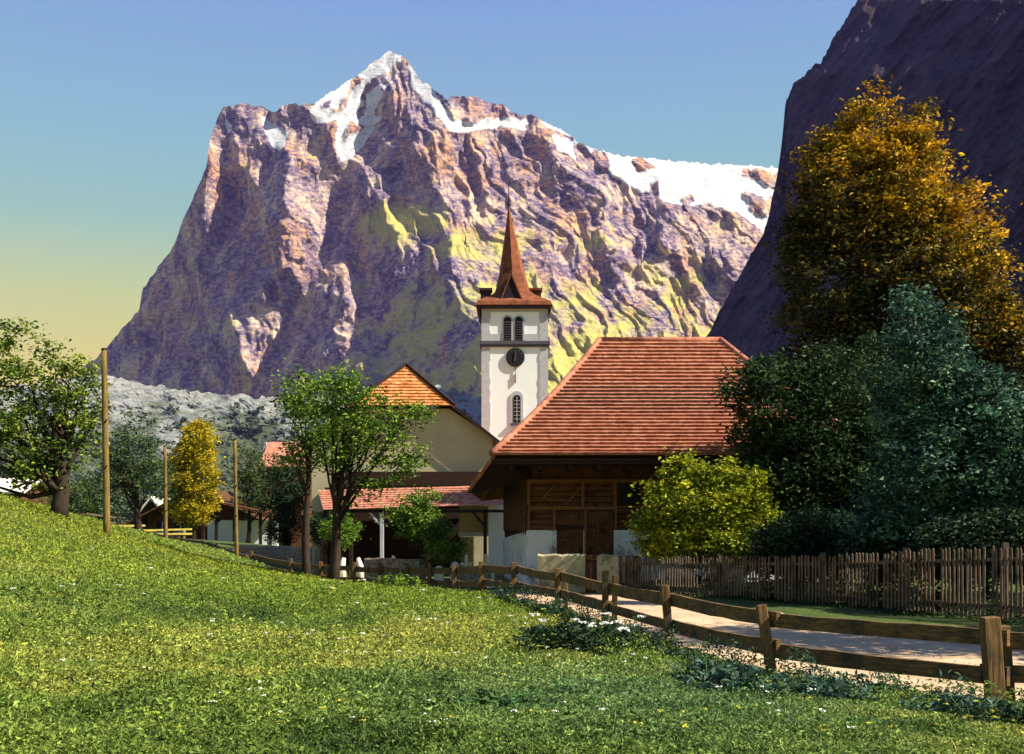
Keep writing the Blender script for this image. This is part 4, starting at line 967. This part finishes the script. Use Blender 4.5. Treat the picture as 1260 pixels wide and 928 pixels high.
m = MB(); m.slab([(tx(616), yf - .08, zA - .02), (tx(629), yf - .08, zB + .12), (tx(629), cys - .6, zB + .12), (tx(616), cys - .6, zA - .02)], .09)
m.slab([(tx(629), yf - .08, zB + .12), (tx(643), yf - .08, zA - .02), (tx(643), cys - .6, zA - .02), (tx(629), cys - .6, zB + .12)], .09); m.build('dormer_roof', COPPER, spi)
for s, xq in ((-1, 597), (1, 660)):
    m = MB(); m.box(tx(xq) - .38, tx(xq) + .38, cys - .5, cys + .5, tz(364), tz(351)); m.build('side_dormer', DARKSH, spi)
    m = MB(); m.box(tx(xq) - .46, tx(xq) + .46, cys - .6, cys + .6, tz(351), tz(348)); m.build('side_dormer_roof', COPPER if s > 0 else DARKSH, spi)  # right roof in the lit colour, left one in a painted shaded tone
m = MB(); m.tube([(tx(626), cys, tz(250)), (tx(626), cys, tz(222)), (tx(626), cys, tz(205))], [.05, .035, .02], 6); m.build('finial', DARKSH, spi)
m = MB(); bpy_ball = [(tx(626), cys, tz(240) + q) for q in (-.12, -.06, 0, .06, .12)]; m.tube(bpy_ball, [.02, .1, .13, .1, .02], 10); m.build('finial_ball', DARKSH, spi)

# ------------------------------------------------------------------ other houses
def house(name, label, x0p, x1p, yeave, yridge, Z, wallm, roofm, depth=8, ov=.5, group=None, win=(), gable='front'):
    X0, X1 = (x0p - CX) * Z / F, (x1p - CX) * Z / F; ze = EYE + (HZ - yeave) * Z / F; zr = EYE + (HZ - yridge) * Z / F; xm_ = (X0 + X1) / 2; zb = g1(xm_, Z) - 1
    o = thing(name, label, 'house', (xm_, Z, zb + 1), group); m = MB()
    if gable == 'front':
        m.prism([(X0, zb), (X1, zb), (X1, ze), (xm_, zr), (X0, ze)], Z, Z + depth, lambda u, v, t_: (u, t_, v)); wll = m.build('wall', wallm, o); m = MB()
        s = (zr - ze) / (xm_ - X0)
        for sg, e in ((-1, X0), (1, X1)):
            m.slab([(xm_, Z - ov, zr + .1), (xm_, Z + depth + ov, zr + .1), (e + sg * ov, Z + depth + ov, ze + .1 - s * ov), (e + sg * ov, Z - ov, ze + .1 - s * ov)], .15)
        m.build('roof', roofm, o)
    else:
        m.prism([(Z, zb), (Z + depth, zb), (Z + depth, ze), (Z + depth / 2, zr), (Z, ze)], X0, X1, lambda u, v, t_: (t_, u, v)); wll = m.build('wall', wallm, o); m = MB(); s = (zr - ze) / (depth / 2)
        m.slab([(X0 - ov, Z - ov, ze + .1 - s * ov), (X1 + ov, Z - ov, ze + .1 - s * ov), (X1 + ov, Z + depth / 2, zr + .1), (X0 - ov, Z + depth / 2, zr + .1)], .15)
        m.slab([(X0 - ov, Z + depth + ov, ze + .1 - s * ov), (X1 + ov, Z + depth + ov, ze + .1 - s * ov), (X1 + ov, Z + depth / 2, zr + .1), (X0 - ov, Z + depth / 2, zr + .1)], .15)
        m.build('roof', roofm, o)
    for wx, wy, ww, wh in win:
        m = MB(); xx, zz = (wx - CX) * Z / F, EYE + (HZ - wy) * Z / F; m.box(xx - ww, xx + ww, Z - .06, Z + .05, zz - wh, zz + wh); wd = m.build('window', BLACK, o)
        m = MB(); m.box(xx - ww - .1, xx + ww + .1, Z - .1, Z - .062, zz - wh - .1, zz - wh); m.box(xx - .03, xx + .03, Z - .09, Z - .062, zz - wh, zz + wh); m.build('sash', WHITE, wd)
    return o
house('red_roofed_house', 'small house with bright red roof left of the two trees', 325, 372, 572, 541, 112, WOODB, TILER, 9, .5, win=((350, 585, .4, .5),), gable='side')
# dark gable end of the same house seen on its left is a second, taller wing
house('dark_gable_house', 'dark timber gable with grey roof left of the red roofed house', 316, 338, 585, 545, 116, WOODD, GREYQ, 8, .3, win=((327, 590, .4, .5),))
ch = house('log_chalet', 'brown log chalet with wide low roof behind the golden tree', 182, 306, 634, 602, 104, WOODB, WOODB, 10, 1.6, win=((200, 648, .5, .5), (222, 648, .5, .5)))
o = thing('open_shed', 'open shed with dark posts and low brown roof left of the church', 'shed', (*wpx(300, 98), g1(*wpx(300, 98))))
Z = 98
m = MB(); m.slab([(nx(250, Z), Z - 1, zh(612, Z)), (nx(338, Z), Z - 1, zh(632, Z)), (nx(338, Z), Z + 6, zh(632, Z)), (nx(250, Z), Z + 6, zh(612, Z))], .2); m.build('roof', WOODB, o)
for x in (252, 268, 290, 308, 322, 334):
    X = nx(x, Z); m = MB(); m.box(X - .12, X + .12, Z - .6, Z - .36, g1(X, Z) - .5, zh(612 + (x - 250) * .227, Z) - .1); m.beam((X, Z - .48, zh(645, Z)), (X + .8, Z - .48, zh(632, Z)), .1, .14); m.build('post', WOODD, o)
m = MB(); m.box(nx(240, Z), nx(330, Z), Z + 4, Z + 4.3, -1, zh(640, Z)); m.build('back_wall', WHITE, o)
house('white_house', 'low white building seen between chalet and church trees', 242, 300, 650, 638, 118, WHITE, GREYQ, 6, .4, win=((256, 655, .4, .4), (276, 655, .4, .4)), gable='side')
house('grey_roofed_house', 'pale roofed hut at the far left edge beyond the meadow', -60, 24, 604, 588, 90, WOODB, GRAVE, 6, .6, win=((10, 608, .4, .3),), gable='side')
house('pale_roofed_hut', 'small hut with pale roof behind the pale green tree', 172, 202, 630, 612, 125, WOODD, GRAVE, 6, .5, gable='front')

# ------------------------------------------------------------------ meadow plants
rng = np.random.default_rng(101)
def scatter(N, zmin, zmax, pw, xr_=(-420, 1330)):
    u = rng.random(N); Zs = (zmin ** (1 - pw) + u * (zmax ** (1 - pw) - zmin ** (1 - pw))) ** (1 / (1 - pw)); x = rng.uniform(xr_[0], xr_[1], N)
    X = (x - CX) * Zs / F; Y = Zs; return X, Y
MP = [(FP[0][0] + 3, -8)] + [(x - .1, y - .15) for x, y in FP] + [(-36, 82), (-60, 80), (-60, -8)]
def patchcol(X, Y, rng):
    f = fbm(X * .16 + 4, Y * .12, 111, 4); f2 = fbm(X * .9, Y * .6, 113, 3); n_ = len(X)
    base = pal([(.045, .085, .02), (.12, .185, .035), (.21, .28, .05), (.32, .33, .07)], f * .95 - .08 + (f2 - .5) * .95 + rng.random(n_) * .45)
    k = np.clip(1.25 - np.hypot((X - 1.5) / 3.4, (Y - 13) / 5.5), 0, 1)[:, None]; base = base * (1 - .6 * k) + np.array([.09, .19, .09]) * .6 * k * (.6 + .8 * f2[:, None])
    k = np.clip(1 - np.abs(Y - 44 - (X + 17) * .3) / 9, 0, 1)[:, None] * np.clip((-X - 3) / 6, 0, 1)[:, None]
    base = base * (1 - .6 * k) + np.array([.36, .30, .03]) * .6 * k
    k = np.clip((Y - 24) / 14, 0, .6)[:, None]; base = base * (1 - k) + np.array([.19, .27, .025]) * k
    return base * np.where(rng.random(n_) < .25, .45, 1.1)[:, None] * rng.uniform(.65, 1.35, n_)[:, None]
# broad leaves
X, Y = scatter(430000, 7.2, 84, 1.1); k = inpoly(X, Y, MP); X, Y = X[k], Y[k]; Z = G(X, Y); d = np.hypot(X, Y)
hump = fbm(X * 1.4, Y * 1.4, 121, 3)
C = np.stack([X, Y, Z + rng.random(len(X)) * (.05 + .26 * np.clip(hump - .3, 0, 1))], 1)
V = rhomb(C, (.026 + .0014 * d), 1.7, 1.2, rng, -.25)
tag(np_mesh('meadow_herbs', V, quads(len(C)), GRASS, col=np.repeat(patchcol(X, Y, rng), 4, 0)), 'low leafy herbs covering the sloping meadow', 'meadow', kind='stuff')
# fix leaf colours for trees is handled per vertex (4 per leaf) in np_mesh callers
X, Y = scatter(330000, 7.2, 84, 1.1); k = inpoly(X, Y, MP); X, Y = X[k], Y[k]; Z = G(X, Y); d = np.hypot(X, Y); n_ = len(X)
hump = fbm(X * 1.4, Y * 1.4, 121, 3)
hgt = (.05 + .15 * np.clip(hump - .2, 0, 1)) * rng.uniform(.5, 1.5, n_); wdt = .004 + .00045 * d; a = rng.uniform(0, 2 * np.pi, n_); ln_ = rng.normal(size=(n_, 2)) * .45
B = np.stack([X, Y, Z - .02], 1); dx = np.stack([np.cos(a), np.sin(a), 0 * a], 1) * wdt[:, None]
md = B + np.stack([ln_[:, 0] * hgt * .4, ln_[:, 1] * hgt * .4, hgt * .6], 1); tp = B + np.stack([ln_[:, 0] * hgt * 1.2, ln_[:, 1] * hgt * 1.2, hgt], 1)
V = np.stack([B - dx, B + dx, md + dx * .8, tp, md - dx * .8], 1).reshape(-1, 3); Fb = np.arange(n_ * 5).reshape(n_, 5)
tag(np_mesh('meadow_grass', V, Fb, GRASS, col=np.repeat(patchcol(X, Y, rng) * 1.15, 5, 0)), 'green grass blades growing over the sloping meadow', 'grass', kind='stuff')
nt_ = 900; X, Y = scatter(nt_, 8, 40, 1.1); k = inpoly(X, Y, MP) & (vnoise(X * .35, Y * .3, 161) + rng.random(nt_) * .3 > .62); X, Y = X[k], Y[k]
per = 46; i_ = np.repeat(np.arange(len(X)), per); sz = rng.uniform(.5, 1.25, len(X))[i_]; px_ = X[i_] + rng.normal(size=len(i_)) * .13 * sz; py_ = Y[i_] + rng.normal(size=len(i_)) * .13 * sz
C = np.stack([px_, py_, G(px_, py_) + rng.random(len(i_)) ** .8 * .30 * sz], 1)
V = rhomb(C, .042 + .0011 * np.hypot(px_, py_), 2.4, .8, rng, -.5)
tag(np_mesh('meadow_weeds', V, quads(len(C)), GRASS, col=np.repeat(patchcol(px_, py_, rng) * np.repeat(rng.uniform(.55, 1.5, (len(X), 1)), per, 0), 4, 0)), 'taller tufted weeds standing out of the meadow', 'weeds', kind='stuff')
# rank weeds along the meadow side of the rail fence
N_ = 17000; A_ = np.array(FP[1:8]); q = rng.random(N_) ** 1.15 * (len(A_) - 1); i_ = np.minimum(q.astype(int), len(A_) - 2); f_ = (q - i_)[:, None]
XY = A_[i_] * (1 - f_) + A_[i_ + 1] * f_; XY = XY - np.stack([rng.random(N_) * .75 + .02, rng.random(N_) * .55 + .05], 1)
cl_ = np.clip((vnoise(XY[:, 0] * 1.7, XY[:, 1] * 1.1, 181) - .3) * 2.0, .08, 1)
C = np.stack([XY[:, 0], XY[:, 1], G(XY[:, 0], XY[:, 1]) + rng.random(N_) ** 2.0 * .50 * cl_], 1)
cw = pal([(.012, .03, .02), (.035, .08, .045), (.085, .16, .09), (.16, .22, .10)], rng.random(N_) * .6 + .4 * fbm(XY[:, 0] * .8, XY[:, 1] * .8, 183, 2))
tag(np_mesh('fence_weeds', rhomb(C, np.full(N_, .075), 2.8, .5, rng, -.6), quads(N_), GRASS, col=np.repeat(cw, 4, 0)), 'rank blue green weeds along the meadow side of the rail fence', 'weeds', kind='stuff')
# dark rough verge and undergrowth along the foot of the picket fence
N_ = 52000; q = rng.random(N_) * (len(PK) - 1); i_ = q.astype(int); f_ = (q - i_)[:, None]; A_ = np.array([[p[0], p[1]] for p in PK])
XY = A_[i_] * (1 - f_) + A_[i_ + 1] * f_; XY = XY + np.stack([rng.random(N_) * 3.6 - .35, rng.random(N_) * 2.8 - .3], 1)
dsg = np.clip((XY[:, 0] - 3) * .15 + .4, .3, 1)
C = np.stack([XY[:, 0], XY[:, 1], G(XY[:, 0], XY[:, 1]) + rng.random(N_) ** 1.6 * np.where(rng.random(N_) < .5, .45, .12) * dsg], 1)
tag(np_mesh('verge_weeds', rhomb(C, np.full(N_, .11), 2.4, .6, rng), quads(N_), GRASS, col=np.repeat(pal([(.012, .025, .012), (.03, .055, .02), (.07, .10, .035)], rng.random(N_)), 4, 0)), 'dark weeds and undergrowth along the foot of the picket fence', 'weeds', kind='stuff')
# flowers: flat white and yellow heads
def umbel(C, r, rng, per=9):
    i = np.repeat(np.arange(len(C)), per); o_2 = rng.normal(size=(len(i), 3)) * np.array([.5, .5, .08]); P = C[i] + o_2 * np.atleast_1d(r)[i][:, None] if np.ndim(r) else C[i] + o_2 * r
    return rhomb(P, np.full(len(P), .6) * (np.atleast_1d(r)[i] if np.ndim(r) else r), 1.0, 4.0, rng), len(P)
FL = m_leaf('petal', .15)
for nm, N, cl, lab in (('white_flowers', 330, (.75, .78, .72), 'scattered small white flower heads in the meadow'), ('yellow_flowers', 420, (.55, .52, .06), 'scattered small yellow flower heads in the meadow')):
    X, Y = scatter(N, 8, 40, .9); k = inpoly(X, Y, MP) & (vnoise(X * .5, Y * .35, 133 if N == 330 else 137) > .5); X, Y = X[k], Y[k]; d = np.hypot(X, Y)
    C = np.stack([X, Y, G(X, Y) + rng.uniform(.14, .26, len(X))], 1); V, q = umbel(C, .012 + .0018 * d, rng)
    tag(np_mesh(nm, V, quads(q), FL, col=np.repeat(np.array([cl]), q * 4, 0)), lab, 'flowers', kind='stuff')
# taller plants by the fence
def plant(name, label, x, Z, w_, h, palette, leaf, nl, seed, flowers=0, group=None):
    rg = np.random.default_rng(seed); random.seed(seed); b = np.array(at(x, Z)); o = thing(name, label, 'plant', tuple(b), group)
    m = MB(); heads = []
    for k in range(16):
        e = b + np.array([rg.normal() * w_ * .45, rg.normal() * w_ * .3, h * rg.uniform(.55, 1.1)]); s0 = b + np.array([rg.normal() * w_ * .3, rg.normal() * w_ * .2, -.05])
        m.tube([s0, (s0 + e) / 2 + rg.normal(size=3) * .03, e], [.008, .006, .004], 4); heads.append(e)
    m.build('stem', STEMM, o)
    C = b + np.stack([rg.normal(size=nl) * w_ * .42, rg.normal(size=nl) * w_ * .32, rg.random(nl) ** 1.3 * h * .85], 1)
    C[:, 2] -= np.abs(C[:, 0] - b[0]) * h / w_ * .3; C[:, 2] = np.maximum(C[:, 2], b[2] + .02)
    V = rhomb(C, np.full(nl, leaf), 2.2, .9, rg, .1); c = pal(palette, rg.random(nl)) * rg.uniform(.6, 1.3, nl)[:, None]
    np_mesh('foliage', V, quads(nl), LEAF, o, col=np.repeat(c, 4, 0))
    if flowers:
        
        for hd in heads[:flowers]:
            V, q = umbel(np.array([hd]) + np.array([0, 0, .02]), .08, rg, 18); np_mesh('flower_head', V, quads(q), FL, o, col=np.repeat(np.array([[.78, .8, .8]]), q * 4, 0))
    return o
STEMM = m_plaster('plant_stem', (.05, .1, .03), (.1, .16, .05))
BG = [(.02, .05, .035), (.045, .10, .07), (.09, .16, .12)]; DK = [(.008, .02, .012), (.02, .045, .02), (.04, .07, .03)]
plant('cow_parsley', 'dark leafy plant with white flower heads left of the double post', 700, 19.5, .95, .62, DK, .12, 900, 201, 11)
plant('cow_parsley', 'dark plant with few white flowers at the foot of the double post', 755, 20.5, .6, .55, DK, .11, 520, 202, 3)
plant('weed_clump', 'dark low weeds under the rails between double post and next post', 665, 21, .6, .4, DK, .11, 380, 203)
plant('weed_clump', 'dark leafy weeds beneath the leaning post right of centre', 868, 15.6, .55, .42, BG, .11, 520, 204)
plant('weed_clump', 'blue green tall weeds left of the leaning post', 905, 14.2, .75, .42, BG, .13, 700, 205)
plant('weed_clump', 'blue green feathery weeds right of the leaning post foot', 1010, 14.0, .8, .36, BG, .10, 800, 206)
plant('weed_clump', 'blue green weeds at the foot of the rightmost post', 1185, 12.4, .7, .30, BG, .10, 650, 207)
plant('weed_clump', 'low dark weeds in the bottom right corner', 1240, 11.2, .6, .26, DK, .10, 480, 208)
plant('weed_clump', 'large leaved blue green plant at bottom centre of the meadow', 700, 12.0, .7, .22, [(.04, .09, .035), (.09, .19, .07)], .10, 420, 209)
plant('weed_clump', 'large leaved green plant near the bottom centre left', 610, 11.0, .6, .2, [(.04, .09, .035), (.09, .19, .06)], .09, 360, 210)
plant('verge_plant', 'yellow green leafy plant on the meadow crest before the fence', 490, 40, 1.2, .6, [(.1, .17, .02), (.2, .3, .03)], .18, 260, 211)
# ------------------------------------------------------------------ the air
m = MB(); m.box(-5000, 5000, -300, 8500, -320, 3200)
hm = bpy.data.materials.new('haze'); hm.use_nodes = True; ht = hm.node_tree; ht.nodes.clear()
ho = ht.nodes.new('ShaderNodeOutputMaterial'); pv = ht.nodes.new('ShaderNodeVolumePrincipled')
pv.inputs['Color'].default_value = (.32, .28, .98, 1); pv.inputs['Density'].default_value = 2.5e-5; pv.inputs['Anisotropy'].default_value = 0
ht.links.new(pv.outputs[0], ho.inputs['Volume'])
tag(m.build('haze', hm), 'thin violet mountain haze', 'haze', kind='stuff')

# loose stones on the road
rng = np.random.default_rng(303); X = rng.uniform(-3, 14, 5000); Y = rng.uniform(13, 42, 5000); k = inpoly(X, Y, ROADP); X, Y = X[k], Y[k]; r_ = rng.uniform(.008, .035, len(X))[:, None]
C = np.stack([X, Y, G(X, Y) - .012], 1); D6 = np.array([[1, 0, 0], [0, 1, 0], [-1, 0, 0], [0, -1, 0], [0, 0, .7]], float)
V = (C[:, None] + D6[None] * r_[:, None] * rng.uniform(.6, 1.2, (len(X), 5, 1))).reshape(-1, 3); b_ = np.arange(len(X))[:, None, None] * 5
Fs = (b_ + np.array([[0, 1, 4], [1, 2, 4], [2, 3, 4], [3, 0, 4]])[None]).reshape(-1, 3)
tag(np_mesh('road_pebbles', V, Fs, m_plaster('pebble', (.25, .19, .13), (.6, .5, .38), 8)), 'loose pebbles strewn over the pale gravel road', 'pebbles', kind='stuff')
